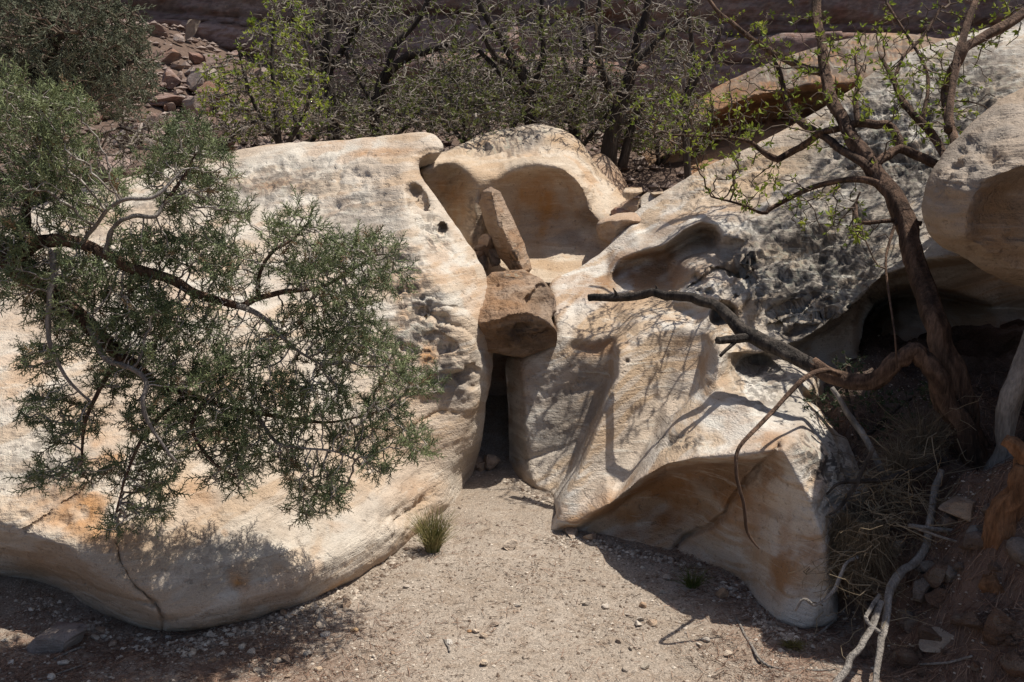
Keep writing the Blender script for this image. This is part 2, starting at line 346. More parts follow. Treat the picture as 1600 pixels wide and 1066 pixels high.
def boulder(name, label, outline, lines, points=(), step=3.0, sigma=9.0, edge=(22, 0.12), thick=1.2, shrink=0.55,
            disp=(0.02, 0.012), rough=0.0, strokes=(), paint=(), mat='stone_cream', seed=0, cat='boulder', group=None, edge_jit=2.0, dents=(), band_angle=8.0, corners=False):
    ol = spline(outline, 8, True)
    if corners:
        oa = np.array(outline, float); ol = np.concatenate([oa[i] + (oa[(i + 1) % len(oa)] - oa[i]) * np.linspace(0, 1, 8, endpoint=False)[:, None] for i in range(len(oa))])
    jn = fbm(np.stack([ol[:, 0] / 14, ol[:, 1] / 14, np.full(len(ol), seed * 7.0)], -1), 3, seed)
    jn2 = fbm(np.stack([ol[:, 0] / 14, ol[:, 1] / 14, np.full(len(ol), 50 + seed * 7.0)], -1), 3, seed)
    ol = ol + edge_jit * np.stack([jn, jn2], -1)
    x0, y0 = ol.min(0) - 3 * step; x1, y1 = ol.max(0) + 3 * step
    gx = np.arange(x0, x1 + step, step); gy = np.arange(y0, y1 + step, step)
    PX, PY = np.meshgrid(gx, gy)
    # --- breaklines to an inverse-depth surface
    V = []; E = []; W = []
    for ln in lines:
        b = len(V)
        for (a, c, Y) in ln: V.append((a, c)); W.append(Y)
        E += [(b + i, b + i + 1) for i in range(len(ln) - 1)]
    for (a, c, Y) in points: V.append((a, c)); W.append(Y)
    W = np.array(W); VA = np.array(V, float)
    for cx, cy in ((x0 - 40, y0 - 40), (x1 + 40, y0 - 40), (x1 + 40, y1 + 40), (x0 - 40, y1 + 40)):
        k = np.argmin((VA[:, 0] - cx) ** 2 + (VA[:, 1] - cy) ** 2); V.append((cx, cy)); W = np.append(W, W[k])
    vo, eo, fo, ov, oe, of = delaunay_2d_cdt([Vector(v) for v in V], E, [], 0, 1e-4)
    inv = 1.0 / W
    wo = np.array([np.mean([inv[i] for i in l]) if len(l) else np.nan for l in ov])
    vo = np.array([(v.x, v.y) for v in vo])
    for k in np.where(np.isnan(wo))[0]:
        d = np.hypot(vo[:, 0] - vo[k, 0], vo[:, 1] - vo[k, 1]); d[np.isnan(wo)] = 1e9; j = np.argsort(d)[:2]; wo[k] = np.average(wo[j], weights=1 / (d[j] + 1e-3))
    D = np.full(PX.shape, np.nan)
    for f in fo:
        for k in range(1, len(f) - 1):
            a, b, c = vo[f[0]], vo[f[k]], vo[f[k + 1]]; wa, wb_, wc = wo[f[0]], wo[f[k]], wo[f[k + 1]]
            i0 = max(0, int((min(a[0], b[0], c[0]) - x0) / step)); i1 = min(len(gx), int((max(a[0], b[0], c[0]) - x0) / step) + 2)
            j0 = max(0, int((min(a[1], b[1], c[1]) - y0) / step)); j1 = min(len(gy), int((max(a[1], b[1], c[1]) - y0) / step) + 2)
            if i0 >= i1 or j0 >= j1: continue
            sx, sy = PX[j0:j1, i0:i1], PY[j0:j1, i0:i1]
            det = (b[1] - c[1]) * (a[0] - c[0]) + (c[0] - b[0]) * (a[1] - c[1])
            if abs(det) < 1e-9: continue
            l1 = ((b[1] - c[1]) * (sx - c[0]) + (c[0] - b[0]) * (sy - c[1])) / det
            l2 = ((c[1] - a[1]) * (sx - c[0]) + (a[0] - c[0]) * (sy - c[1])) / det
            l3 = 1 - l1 - l2
            ok = (l1 > -1e-6) & (l2 > -1e-6) & (l3 > -1e-6)
            D[j0:j1, i0:i1] = np.where(ok, l1 * wa + l2 * wb_ + l3 * wc, D[j0:j1, i0:i1])
    D = np.where(np.isnan(D), np.nanmean(D), D)
    soft = blur(D, sigma / step); sharp = blur(D, max(0.8, 0.33 * sigma / step))
    Y = 1.0 / (0.5 * soft + 0.5 * sharp)
    # wobble for the strokes so they never look ruled
    wob = np.stack([PX / 26, PY / 26, np.full(PX.shape, seed + 3.3)], -1)
    WX = PX + 5 * fbm(wob, 3, seed + 21); WY = PY + 5 * fbm(wob, 3, seed + 22)
    for (kind, pts, amp, w) in strokes:
        sp = spline(pts, 4); d, sd, _, _ = seg_dist(WX, WY, sp)
        if kind == 'groove': Y = Y + amp * np.exp(-(d / w) ** 2)
        elif kind == 'ledge':      # right-hand side (screen, walking along) drops back, fading over w
            Y = Y + amp * np.where(sd > 0, np.exp(-d / w) * sstep(0, 2.5, d), 0)
    for (cx, cy, rx, ry, amp, ang) in dents:
        ca, sa = math.cos(math.radians(ang)), math.sin(math.radians(ang))
        u = ((WX - cx) * ca + (WY - cy) * sa) / rx; v = (-(WX - cx) * sa + (WY - cy) * ca) / ry
        Y = Y + amp * sstep(1.0, 0.45, np.hypot(u, v))
    # --- which cells belong to the stone; outer ring snapped to the outline
    ins = in_poly(PX, PY, ol); d, _, qx, qy = seg_dist(PX, PY, ol, True)
    cell = (ins[:-1, :-1].astype(int) + ins[:-1, 1:] + ins[1:, 1:] + ins[1:, :-1]) >= 2
    used = np.zeros(PX.shape, bool)
    for a, b in ((slice(None, -1), slice(None, -1)), (slice(None, -1), slice(1, None)), (slice(1, None), slice(1, None)), (slice(1, None), slice(None, -1))):
        used[a, b] |= cell
    cc = np.zeros(PX.shape, int)
    for a, b in ((slice(None, -1), slice(None, -1)), (slice(None, -1), slice(1, None)), (slice(1, None), slice(1, None)), (slice(1, None), slice(None, -1))):
        cc[a, b] += cell
    snap = used & (~ins | ((cc < 4) & (d < 1.6 * step)))
    SX = np.where(snap, qx, PX); SY = np.where(snap, qy, PY)
    dist = np.where(snap, 0, d)
    w, R = edge
    u = np.clip(dist / w, 0, 1); Y = Y + R * (0.5 * (1 - u) ** 2 + 0.5 * (1 - np.sqrt(np.clip(1 - (1 - u) ** 2, 0, 1))))
    P = at(SX, SY, Y)
    # --- normals and fractal relief
    gxv = np.gradient(P, axis=1); gyv = np.gradient(P, axis=0)
    N = np.cross(gyv, gxv); N /= np.linalg.norm(N, axis=-1, keepdims=True) + 1e-12
    fac = np.where((N * (P - np.array([0, 0, CAM_H]))).sum(-1) > 0, -1, 1); N = N * fac[..., None]
    chan = {k: np.zeros(PX.shape) for k in ('ochre', 'grey', 'lichen', 'rough', 'stain_shade')}
    for (k, cx, cy, rx, ry, s, ang) in paint:
        ca, sa = math.cos(math.radians(ang)), math.sin(math.radians(ang))
        uu = ((WX * 1.0 - cx) * ca + (WY - cy) * sa) / rx; vv = (-(WX - cx) * sa + (WY - cy) * ca) / ry
        chan[k] = np.maximum(chan[k], s * sstep(1.15, 0.35, np.hypot(uu, vv)))
    ba = math.radians(band_angle)
    PR = np.stack([P[..., 0] * math.cos(ba) + P[..., 2] * math.sin(ba), P[..., 1], P[..., 2] * math.cos(ba) - P[..., 0] * math.sin(ba)], -1)
    big = fbm(P * 2.3, 3, seed + 1); mid = fbm(PR * np.array([5.0, 5.0, 10.0]), 4, seed + 2); fin = fbm(P * 30, 3, seed + 3)
    bed = fbm(PR * np.array([2.5, 2.5, 22.0]), 4, seed + 6, 0.6)
    pitn = np.clip(fbm(PR * np.array([7, 7, 15.0]), 4, seed + 4, 0.6, True), -0.3, 1)
    cells = np.clip(fbm(PR * np.array([14, 14, 26.0]), 3, seed + 9) - 0.10, 0, 1)
    spots = np.clip(fbm(P * 34, 2, seed + 11) - 0.42, 0, 1)
    rg = np.maximum(chan['rough'], rough)
    dn = disp[0] * big + disp[1] * mid * (0.7 + 0.9 * rg) + disp[1] * 0.45 * bed + 0.0035 * fin * (0.5 + 2.4 * rg) - rg * (0.034 * pitn + 0.042 * cells) - 0.03 * spots * (0.35 + rg)
    coarse = fbm(PR * np.array([2.6, 2.6, 7.5]), 3, seed + 14, 0.55, True)
    dn = dn - 0.060 * sstep(0.45, 1.0, rg) * coarse
    keep = sstep(0, 12, dist)
    P = P + N * (dn * keep)[..., None]
    # --- closed solid
    vid = -np.ones(PX.shape, int); vid[used] = np.arange(used.sum()); nv = used.sum()
    jj, ii = np.where(cell)
    q = np.stack([vid[jj, ii], vid[jj + 1, ii], vid[jj + 1, ii + 1], vid[jj, ii + 1]], -1)
    e = np.concatenate([q[:, [0, 1]], q[:, [1, 2]], q[:, [2, 3]], q[:, [3, 0]]])
    key = np.sort(e, 1); kk = key[:, 0] * (nv + 1) + key[:, 1]
    un, first, cnt = np.unique(kk, return_index=True, return_counts=True)
    be = e[first[cnt == 1]]
    pv = P[used]; bx, by, bY = SX[used], SY[used], Y[used]
    bv = np.unique(be); loc = {v: i for i, v in enumerate(bv)}
    cxm, cym = ol.mean(0); verts = [pv]; quads = [q]; base = nv; K = 6
    prev = {v: v for v in bv}; prev_arr = bv.copy()
    bi = np.array([[loc[a], loc[b]] for a, b in be])
    for k in range(1, K + 1):
        s = k / K * math.pi / 2; f = 1 - shrink * (1 - math.cos(s))
        r = at(cxm + (bx[bv] - cxm) * f, cym + (by[bv] - cym) * f, bY[bv] + thick * math.sin(s))
        cur = base + np.arange(len(bv)); verts.append(r); base += len(bv)
        quads.append(np.stack([prev_arr[bi[:, 1]], prev_arr[bi[:, 0]], cur[bi[:, 0]], cur[bi[:, 1]]], -1)); prev_arr = cur
    verts.append(at(cxm, cym, np.mean(bY[bv]) + thick)[None, :]); apex = base; base += 1
    tris = np.stack([prev_arr[bi[:, 1]], prev_arr[bi[:, 0]], np.full(len(bi), apex)], -1)
    allv = np.concatenate(verts)
    m = MB(); m.band_angle = band_angle; m.add(allv, np.concatenate(quads), tris)
    org = (float(allv[:, 0].mean()), float(allv[:, 1].mean()), float(allv[:, 2].min()))
    at_ = {k: np.concatenate([v[used], np.full(len(allv) - nv, rough if k == 'rough' else 0.0)]) for k, v in chan.items()}
    at_['rough'][:nv] = rg[used] if hasattr(rg, 'shape') else rough
    o = m.build(name, M[mat], origin=org, attrs=at_)
    return tag(o, label, cat, group)

# ---- the big pale boulder on the left
boulder('leaning_boulder', 'huge pale cream sandstone boulder behind the juniper boughs, left of the sandy wash',
    outline=[(-150, 345), (0, 340), (135, 292), (245, 268), (345, 240), (440, 224), (530, 220), (600, 212), (650, 207), (682, 213), (692, 236), (662, 246), (655, 268), (690, 320),
             (725, 370), (750, 410), (765, 450), (771, 520), (769, 580), (760, 630), (752, 690), (736, 748), (715, 795), (690, 812), (640, 855), (560, 908), (480, 948), (400, 970),
             (300, 990), (245, 993), (150, 962), (70, 928), (0, 910), (-150, 890), (-230, 600)],
    lines=[[(-230, 345, 5.6), (0, 340, 5.7), (135, 292, 5.9), (345, 240, 6.2), (440, 224, 6.2), (530, 220, 6.1), (600, 212, 5.9), (650, 207, 5.8), (682, 213, 5.7), (692, 236, 5.6)],
           [(440, 262, 5.75), (560, 246, 5.55), (640, 241, 5.5), (690, 240, 5.5)],
           [(655, 250, 5.45), (655, 268, 5.4), (690, 320, 5.25), (725, 370, 5.05), (750, 410, 4.95), (765, 450, 4.85), (771, 520, 4.7), (769, 580, 4.62), (760, 630, 4.6), (752, 690, 4.62), (736, 748, 4.6), (715, 797, 4.2)],
           [(630, 275, 5.2), (636, 330, 4.92), (650, 400, 4.68), (690, 470, 4.42), (735, 530, 4.32), (748, 590, 4.30), (738, 660, 4.3), (700, 740, 4.15)],
           [(690, 810, 4.02), (640, 853, 3.72), (560, 906, 3.40), (480, 946, 3.18), (400, 968, 3.07), (300, 988, 2.97), (245, 992, 2.95), (150, 960, 3.14), (70, 924, 3.36), (0, 907, 3.45), (-230, 880, 3.7)],
           [(690, 775, 4.0), (620, 815, 3.62), (540, 862, 3.29), (470, 903, 3.07), (400, 930, 2.96), (300, 962, 2.87), (252, 966, 2.85), (205, 932, 2.85), (150, 890, 2.89), (80, 850, 2.97), (0, 820, 3.05), (-230, 780, 3.25)]],
    points=[(600, 700, 3.98), (500, 800, 3.44), (400, 800, 3.24), (300, 800, 3.14), (200, 790, 3.10), (100, 750, 3.22), (0, 720, 3.32), (600, 600, 4.15), (500, 650, 3.82), (400, 650, 3.65), (250, 650, 3.55), (100, 620, 3.6), (-100, 620, 3.65),
            (600, 480, 4.40), (500, 500, 4.25), (400, 500, 4.1), (250, 500, 4.02), (100, 500, 4.1), (-100, 500, 4.2), (590, 360, 4.88), (500, 380, 4.85), (400, 380, 4.85), (250, 380, 4.85), (50, 400, 4.8), (590, 285, 5.3), (500, 290, 5.42), (400, 300, 5.5), (250, 320, 5.5)],
    step=2.8, sigma=16, edge=(20, 0.10), thick=1.3, disp=(0.03, 0.013), rough=0.14, seed=1, mat='stone_cream',
    strokes=[('ledge', [(692, 239), (640, 243), (560, 248), (500, 258), (430, 268)], 0.07, 14),
             ('ledge', [(768, 612), (752, 560), (735, 527), (700, 508), (655, 500)], 0.10, 34),
             ('ledge', [(725, 485), (690, 482), (665, 490)], 0.05, 9),
             ('ledge', [(470, 300), (420, 298), (370, 300)], 0.05, 10), ('ledge', [(640, 290), (560, 275), (500, 283)], 0.035, 9),
             ('groove', [(180, 850), (200, 900), (240, 940), (254, 960), (256, 995)], 0.03, 2.6),
             ('groove', [(20, 840), (60, 815), (110, 780), (140, 755)], 0.012, 3),
             ('groove', [(130, 920), (190, 935), (240, 945)], 0.02, 3),
             ('groove', [(600, 690), (640, 670), (690, 640)], 0.015, 3), ('ledge', [(690, 375), (715, 400), (690, 398)], 0.02, 6)],
    dents=[(655, 315, 20, 42, 0.10, -25), (648, 296, 12, 12, 0.05, 0), (692, 357, 8, 12, 0.12, 15), (640, 545, 16, 10, 0.03, 0), (690, 535, 30, 14, 0.03, 20), (735, 590, 26, 22, 0.07, 40)],
    paint=[('lichen', 640, 450, 50, 120, 0.8, -20), ('lichen', 690, 560, 60, 50, 0.8, 30), ('rough', 660, 480, 55, 150, 0.8, -20), ('rough', 690, 570, 70, 55, 0.9, 20), ('rough', 670, 330, 30, 70, 0.8, -25),
           ('grey', 570, 370, 80, 90, 0.7, 0), ('grey', 420, 280, 120, 40, 0.6, -10), ('rough', 460, 285, 180, 60, 0.6, -10), ('lichen', 430, 280, 120, 35, 0.7, -8), ('lichen', 680, 365, 26, 40, 0.8, -20),
           ('grey', 480, 420, 140, 60, 0.5, 10), ('grey', 120, 450, 160, 90, 0.5, 0), ('lichen', 560, 330, 90, 40, 0.5, 0), ('lichen', 180, 330, 150, 40, 0.5, -10), ('rough', 540, 300, 130, 50, 0.6, -8), ('grey', 700, 600, 50, 40, 0.9, 30), ('lichen', 650, 520, 60, 60, 0.9, 0), ('rough', 620, 560, 60, 80, 0.5, 0), ('rough', 100, 780, 140, 70, 0.5, 0), ('grey', 560, 800, 150, 60, 0.35, -25), ('lichen', 330, 870, 120, 60, 0.35, 0), ('ochre', 600, 235, 60, 10, 0.5, -5), ('ochre', 440, 285, 60, 12, 0.6, -8), ('ochre', 670, 555, 20, 30, 0.8, 0), ('ochre', 300, 800, 50, 70, 0.6, 0), ('ochre', 150, 690, 60, 50, 0.6, 20), ('ochre', 440, 590, 40, 30, 0.5, 0), ('ochre', 640, 770, 50, 30, 0.4, -20), ('ochre', 375, 895, 22, 32, 0.9, 0), ('ochre', 315, 850, 10, 8, 1, 0), ('ochre', 350, 835, 9, 8, 1, 0), ('ochre', 345, 600, 40, 30, 0.5, 0),
           ('ochre', 100, 780, 90, 60, 0.6, 30), ('ochre', 180, 850, 70, 40, 0.5, 30), ('grey', 60, 740, 90, 70, 0.7, 10), ('lichen', 80, 720, 90, 70, 0.6, 0), ('grey', 350, 820, 120, 60, 0.4, 0), ('rough', 640, 800, 70, 30, 0.8, -30), ('rough', 560, 600, 60, 40, 0.4, 0), ('ochre', 560, 890, 140, 25, 0.4, -28)])

# ---- the boulder with two scooped hollows behind
boulder('hollowed_boulder', 'tan sandstone boulder with two scooped shady hollows at the back of the gully',
    outline=[(610, 300), (640, 262), (690, 239), (730, 222), (765, 206), (800, 200), (840, 194), (880, 203), (905, 220), (930, 255), (960, 290), (985, 322), (1000, 350), (1000, 400), (960, 440), (900, 455), (830, 450), (760, 450), (700, 430), (640, 380)],
    lines=[[(610, 300, 6.4), (640, 262, 6.45), (690, 239, 6.7), (730, 222, 6.95), (765, 206, 7.15), (800, 200, 7.2), (840, 194, 7.2), (880, 203, 7.1), (905, 220, 7.0), (930, 255, 6.85), (960, 290, 6.6), (985, 322, 6.3), (1000, 350, 6.2)],
           [(757, 305, 5.9), (772, 278, 5.92), (800, 262, 5.95), (840, 255, 5.98), (880, 262, 5.98), (905, 280, 5.98), (920, 305, 5.98), (926, 330, 5.97), (945, 352, 5.95), (965, 385, 5.9)],
           [(763, 320, 6.0), (782, 292, 6.08), (806, 280, 6.14), (840, 274, 6.18), (874, 281, 6.18), (892, 296, 6.16), (904, 318, 6.14), (912, 340, 6.12), (928, 362, 6.08), (942, 388, 5.98)],
           [(655, 268, 6.0), (680, 250, 6.1), (712, 250, 6.05), (735, 268, 5.95), (745, 300, 5.88), (746, 340, 5.8), (737, 385, 5.75)],
           [(664, 285, 6.2), (686, 270, 6.25), (708, 270, 6.2), (723, 286, 6.1), (730, 312, 6.02), (732, 345, 5.95), (726, 385, 5.86)],
           [(790, 395, 5.98), (825, 402, 6.0), (860, 408, 5.98), (900, 403, 5.98), (940, 392, 5.98)],
           [(760, 450, 5.6), (830, 440, 5.55), (870, 440, 5.5), (900, 440, 5.5), (960, 415, 5.55)]],
    points=[(820, 330, 6.22), (870, 330, 6.24), (800, 370, 6.12), (850, 375, 6.14), (900, 365, 6.14), (690, 310, 6.25), (705, 350, 6.15), (700, 400, 6.0), (860, 225, 6.6), (800, 232, 6.55), (930, 300, 6.35), (955, 340, 6.15), (740, 245, 6.45)],
    step=2.6, sigma=9, edge=(16, 0.10), thick=1.4, disp=(0.03, 0.014), rough=0.15, seed=2, mat='stone_bowl',
    strokes=[('groove', [(752, 300), (748, 340), (738, 390)], 0.03, 5), ('ledge', [(860, 235), (830, 222), (790, 232), (740, 245), (700, 252)], 0.05, 16)],
    paint=[('lichen', 790, 215, 90, 22, 0.9, -8), ('grey', 820, 215, 50, 18, 1.0, -12), ('rough', 800, 225, 120, 30, 0.9, 0), ('rough', 930, 290, 40, 60, 0.6, 40), ('ochre', 805, 330, 16, 60, 0.9, 12), ('ochre', 850, 330, 20, 60, 0.9, 8), ('ochre', 700, 320, 40, 60, 0.7, 0),
           ('stain_shade', 925, 345, 40, 26, 0.6, 30), ('grey', 905, 375, 50, 20, 0.6, 0), ('ochre', 850, 320, 90, 60, 0.6, 0), ('stain_shade', 748, 345, 8, 50, 0.7, 8), ('ochre', 870, 290, 70, 30, 0.6, 0), ('lichen', 740, 340, 14, 50, 0.6, 0)])  # shade painted into the slot beside the wedge and the hollow's edge
boulder('rounded_boulder', 'small rounded pinkish boulder tucked behind the right shoulder of the hollowed boulder',
    outline=[(905, 262), (925, 243), (945, 243), (965, 262), (982, 292), (990, 320), (960, 340), (920, 320)],
    lines=[[(905, 262, 7.3), (925, 243, 7.4), (945, 243, 7.4), (965, 262, 7.35), (982, 292, 7.2), (990, 320, 7.1)]], points=[(945, 285, 7.0), (950, 320, 6.85)],
    step=2.4, sigma=9, edge=(18, 0.2), thick=0.5, seed=3, mat='stone_tan', rough=0.3)

# ---- the long fluted boulder on the right
boulder('fluted_boulder', 'long fluted cream and grey boulder with undercut ledge filling the right side',
    outline=[(860, 833), (868, 800), (857, 776), (826, 762), (803, 742), (796, 720), (795, 640), (792, 560), (840, 545), (866, 520), (858, 470), (862, 440), (905, 418), (950, 385), (985, 338), (1040, 298), (1100, 262), (1160, 236), (1220, 205), (1300, 160), (1380, 105), (1450, 72), (1540, 45),
             (1640, 30), (1720, 200), (1700, 560), (1600, 640), (1420, 640), (1320, 650), (1330, 700), (1368, 770), (1330, 810), (1305, 860), (1310, 930), (1308, 975), (1260, 990), (1212, 975), (1180, 945), (1150, 908), (1060, 872), (1000, 858), (930, 840)],
    lines=[# ridge against the background
           [(862, 440, 5.35), (905, 418, 5.5), (950, 385, 5.7), (985, 338, 6.0), (1040, 298, 6.05), (1100, 262, 6.0), (1160, 236, 5.95), (1220, 205, 5.9), (1300, 160, 5.9), (1380, 105, 6.0), (1450, 72, 6.1), (1540, 45, 6.1), (1720, 20, 6.1)],
           # lip of the chute and striped wall
           [(866, 505, 4.82), (890, 525, 4.72), (925, 528, 4.68), (965, 522, 4.66), (1000, 500, 4.6)],
           [(792, 560, 4.95), (795, 640, 4.85), (796, 720, 4.80), (803, 742, 4.62), (826, 762, 4.42), (857, 776, 4.28)],
           [(815, 565, 4.72), (820, 640, 4.62), (826, 720, 4.52), (838, 762, 4.36)],
           [(900, 560, 4.66), (935, 600, 4.62), (905, 680, 4.50), (868, 760, 4.34)],
           # flute, left occluding edge
           [(957, 545, 4.64), (952, 590, 4.60), (926, 655, 4.54), (891, 735, 4.40), (862, 785, 4.22)],
           [(966, 545, 4.28), (964, 590, 4.19), (938, 655, 4.07), (903, 735, 3.93), (872, 800, 3.84), (862, 828, 3.84)],
           # flute crest
           [(1002, 530, 4.36), (1004, 590, 4.26), (980, 660, 4.13), (945, 740, 3.96), (905, 800, 3.82)],
           [(1000, 526, 4.38), (1050, 508, 4.42), (1092, 514, 4.38), (1103, 540, 4.30)],
           [(1050, 560, 4.36), (1038, 620, 4.26), (1014, 690, 4.08), (972, 762, 3.86)],
           [(1098, 560, 4.28), (1076, 625, 4.14), (1044, 662, 4.02)],
           # white shoulder crest
           [(1112, 532, 4.12), (1092, 610, 4.0), (1060, 650, 3.88), (1025, 700, 3.72)],
           [(1122, 545, 3.98), (1118, 600, 3.84), (1098, 655, 3.66), (1050, 700, 3.56)],
           [(1135, 552, 3.96), (1190, 552, 3.94), (1240, 590, 3.86), (1262, 610, 3.84)],
           # undercut ledge
           [(872, 818, 3.82), (905, 818, 3.78), (950, 790, 3.68), (985, 760, 3.58), (1040, 727, 3.44), (1090, 717, 3.32), (1150, 713, 3.20), (1218, 704, 3.10)],
           [(880, 826, 3.86), (908, 826, 3.86), (952, 802, 3.84), (990, 775, 3.82), (1042, 742, 3.76), (1092, 734, 3.62), (1150, 730, 3.46), (1200, 724, 3.30)],
           # foot
           [(862, 833, 3.84), (930, 839, 3.80), (1000, 856, 3.69), (1060, 870, 3.60), (1150, 906, 3.40), (1180, 943, 3.20), (1212, 973, 3.05), (1260, 988, 2.97), (1308, 974, 3.0)],
           # front pink face and its corner
           [(1222, 706, 3.10), (1245, 745, 3.08), (1270, 790, 3.05), (1290, 850, 3.02), (1296, 920, 2.99)],
           [(1240, 690, 3.16), (1290, 715, 3.22), (1330, 770, 3.26), (1312, 830, 3.2), (1308, 930, 3.1)],
           [(1262, 640, 3.62), (1310, 690, 3.55), (1366, 770, 3.4)],
           # scooped shelf higher up
           [(948, 440, 5.22), (968, 405, 5.25), (1000, 392, 5.12), (1040, 382, 5.02), (1072, 357, 5.0), (1096, 347, 5.0), (1120, 352, 4.98), (1130, 372, 4.92)],
           [(962, 425, 5.34), (1000, 408, 5.34), (1040, 398, 5.32), (1075, 376, 5.30), (1098, 364, 5.30), (1115, 368, 5.2), (1118, 385, 5.08)],
           [(955, 470, 5.05), (1000, 462, 5.02), (1050, 456, 4.98), (1088, 430, 4.88)],
           # rough upper face, lower edge of its overhang
           [(1088, 425, 4.72), (1072, 458, 4.62), (1092, 450, 4.55), (1112, 440, 4.52)],
           [(1108, 520, 4.30), (1140, 500, 4.26), (1180, 542, 4.2), (1232, 540, 4.18), (1285, 512, 4.16), (1340, 470, 4.15), (1380, 432, 4.15), (1450, 405, 4.15), (1560, 400, 4.1), (1720, 400, 4.1)],
           [(1190, 556, 4.32), (1240, 552, 4.34), (1292, 524, 4.36), (1344, 482, 4.36), (1384, 444, 4.36), (1450, 420, 4.4), (1560, 415, 4.5), (1720, 415, 4.6)],
           # cave
           [(1290, 548, 4.38), (1338, 550, 4.40), (1341, 505, 4.40), (1357, 468, 4.40), (1398, 448, 4.40), (1450, 446, 4.42)],
           [(1350, 550, 5.6), (1352, 508, 5.8), (1366, 476, 5.8), (1403, 457, 5.8), (1450, 455, 5.8), (1560, 480, 5.5), (1720, 490, 5.4)],
           [(1290, 575, 4.30), (1400, 582, 4.5), (1560, 590, 4.6), (1720, 600, 4.6)],
           [(1262, 620, 4.0), (1320, 650, 4.3), (1420, 640, 4.5), (1600, 640, 4.5), (1700, 640, 4.5)]],
    points=[(905, 470, 5.02), (940, 480, 4.95), (1040, 480, 4.72), (1080, 490, 4.62), (1040, 790, 3.84), (1100, 790, 3.68), (1160, 800, 3.40), (1000, 825, 3.80), (1080, 845, 3.66), (1200, 850, 3.22), (1230, 930, 3.05), (1170, 640, 3.56), (1200, 680, 3.3), (1160, 690, 3.32), (1120, 690, 3.42),
            (1130, 480, 4.4), (1180, 450, 4.52), (1260, 450, 4.42), (1180, 380, 4.85), (1260, 370, 4.8), (1340, 370, 4.6), (1100, 310, 5.45), (1180, 300, 5.3), (1260, 280, 5.3), (1340, 260, 5.2), (1440, 230, 5.1), (1560, 220, 5.0), (1440, 320, 4.6), (1400, 170, 5.5), (1040, 340, 5.5), (1010, 360, 5.6)],
    step=2.4, sigma=3.6, edge=(12, 0.05), thick=1.5, disp=(0.010, 0.006), rough=0.0, seed=4, mat='stone_fluted', band_angle=24.0,
    strokes=[('groove', [(1050, 862), (1075, 835), (1120, 815), (1150, 775), (1182, 735), (1215, 700)], 0.05, 4),
             ('groove', [(1185, 770), (1196, 810), (1190, 850)], 0.012, 5),
             ('ledge', [(1310, 300), (1230, 325), (1160, 350), (1130, 372)], 0.05, 30), ('ledge', [(1085, 440), (1112, 418), (1150, 414), (1160, 425)], 0.10, 14),
             ('ledge', [(1290, 455), (1250, 480), (1215, 492)], 0.08, 12), ('ledge', [(1300, 490), (1270, 500), (1240, 505), (1200, 515)], 0.10, 16), ('ledge', [(1170, 432), (1190, 450), (1188, 465)], 0.05, 10),
             ('ledge', [(1380, 360), (1320, 390), (1280, 410)], 0.05, 12), ('groove', [(795, 722), (830, 716), (868, 705), (900, 690)], 0.015, 4),
             ('groove', [(985, 540), (960, 532), (930, 545), (900, 540)], 0.02, 8), ('groove', [(895, 470), (898, 500), (888, 520)], 0.02, 7)],
    dents=[(1130, 492, 24, 20, 0.22, -30), (1092, 452, 5, 4, 0.05, 0), (1106, 454, 5, 4, 0.05, 0), (1150, 466, 7, 5, 0.06, 0), (1170, 405, 5, 3, 0.05, 0), (1160, 445, 40, 20, 0.04, -20), (980, 565, 3, 4, 0.03, 0), (1250, 515, 35, 14, 0.08, -20)],
    paint=[('rough', 1250, 420, 190, 130, 1.0, -15), ('rough', 1150, 270, 150, 60, 0.75, -25), ('rough', 1420, 200, 250, 140, 1.0, -25), ('lichen', 1280, 400, 170, 130, 0.9, -20), ('grey', 1300, 380, 190, 150, 0.9, -20), ('stain_shade', 1300, 400, 170, 110, 0.38, -20), ('stain_shade', 1440, 190, 250, 140, 0.5, -25), ('lichen', 1440, 190, 230, 130, 1.0, -25), ('grey', 1440, 190, 260, 150, 0.9, -25), ('lichen', 1120, 270, 90, 25, 0.7, -28),  # dark rock film, plus tree crown shade painted into the upper right face
           ('lichen', 1190, 600, 70, 60, 0.6, 20), ('rough', 1180, 590, 70, 60, 0.5, 20), ('lichen', 1065, 690, 50, 18, 0.8, 0), ('rough', 1065, 690, 50, 18, 0.5, 0), ('lichen', 1290, 720, 70, 45, 1.0, 40), ('rough', 1300, 760, 60, 60, 0.8, 40),
           ('grey', 890, 640, 90, 110, 0.85, -20), ('ochre', 850, 600, 50, 60, 0.4, 0), ('rough', 860, 620, 70, 90, 0.25, 0), ('ochre', 930, 545, 70, 16, 0.7, -10), ('ochre', 1075, 555, 40, 40, 0.6, 20), ('ochre', 1000, 430, 120, 50, 0.55, -15), ('grey', 1080, 410, 50, 40, 0.5, -20), ('ochre', 1060, 785, 200, 75, 1.0, -12), ('stain_shade', 1150, 745, 90, 30, 0.35, -12), ('ochre', 1200, 850, 100, 150, 0.6, 0), ('stain_shade', 1020, 415, 110, 34, 0.3, -20), ('stain_shade', 1100, 370, 30, 20, 0.5, 0), ('stain_shade', 1130, 492, 30, 24, 0.6, 0), ('stain_shade', 1260, 520, 90, 24, 0.6, -20), ('ochre', 1180, 690, 60, 30, 0.4, 0), ('grey', 1020, 640, 60, 120, 0.2, 20)])  # ochre and dark tone paint in the shade of undercut, scoop and pockets

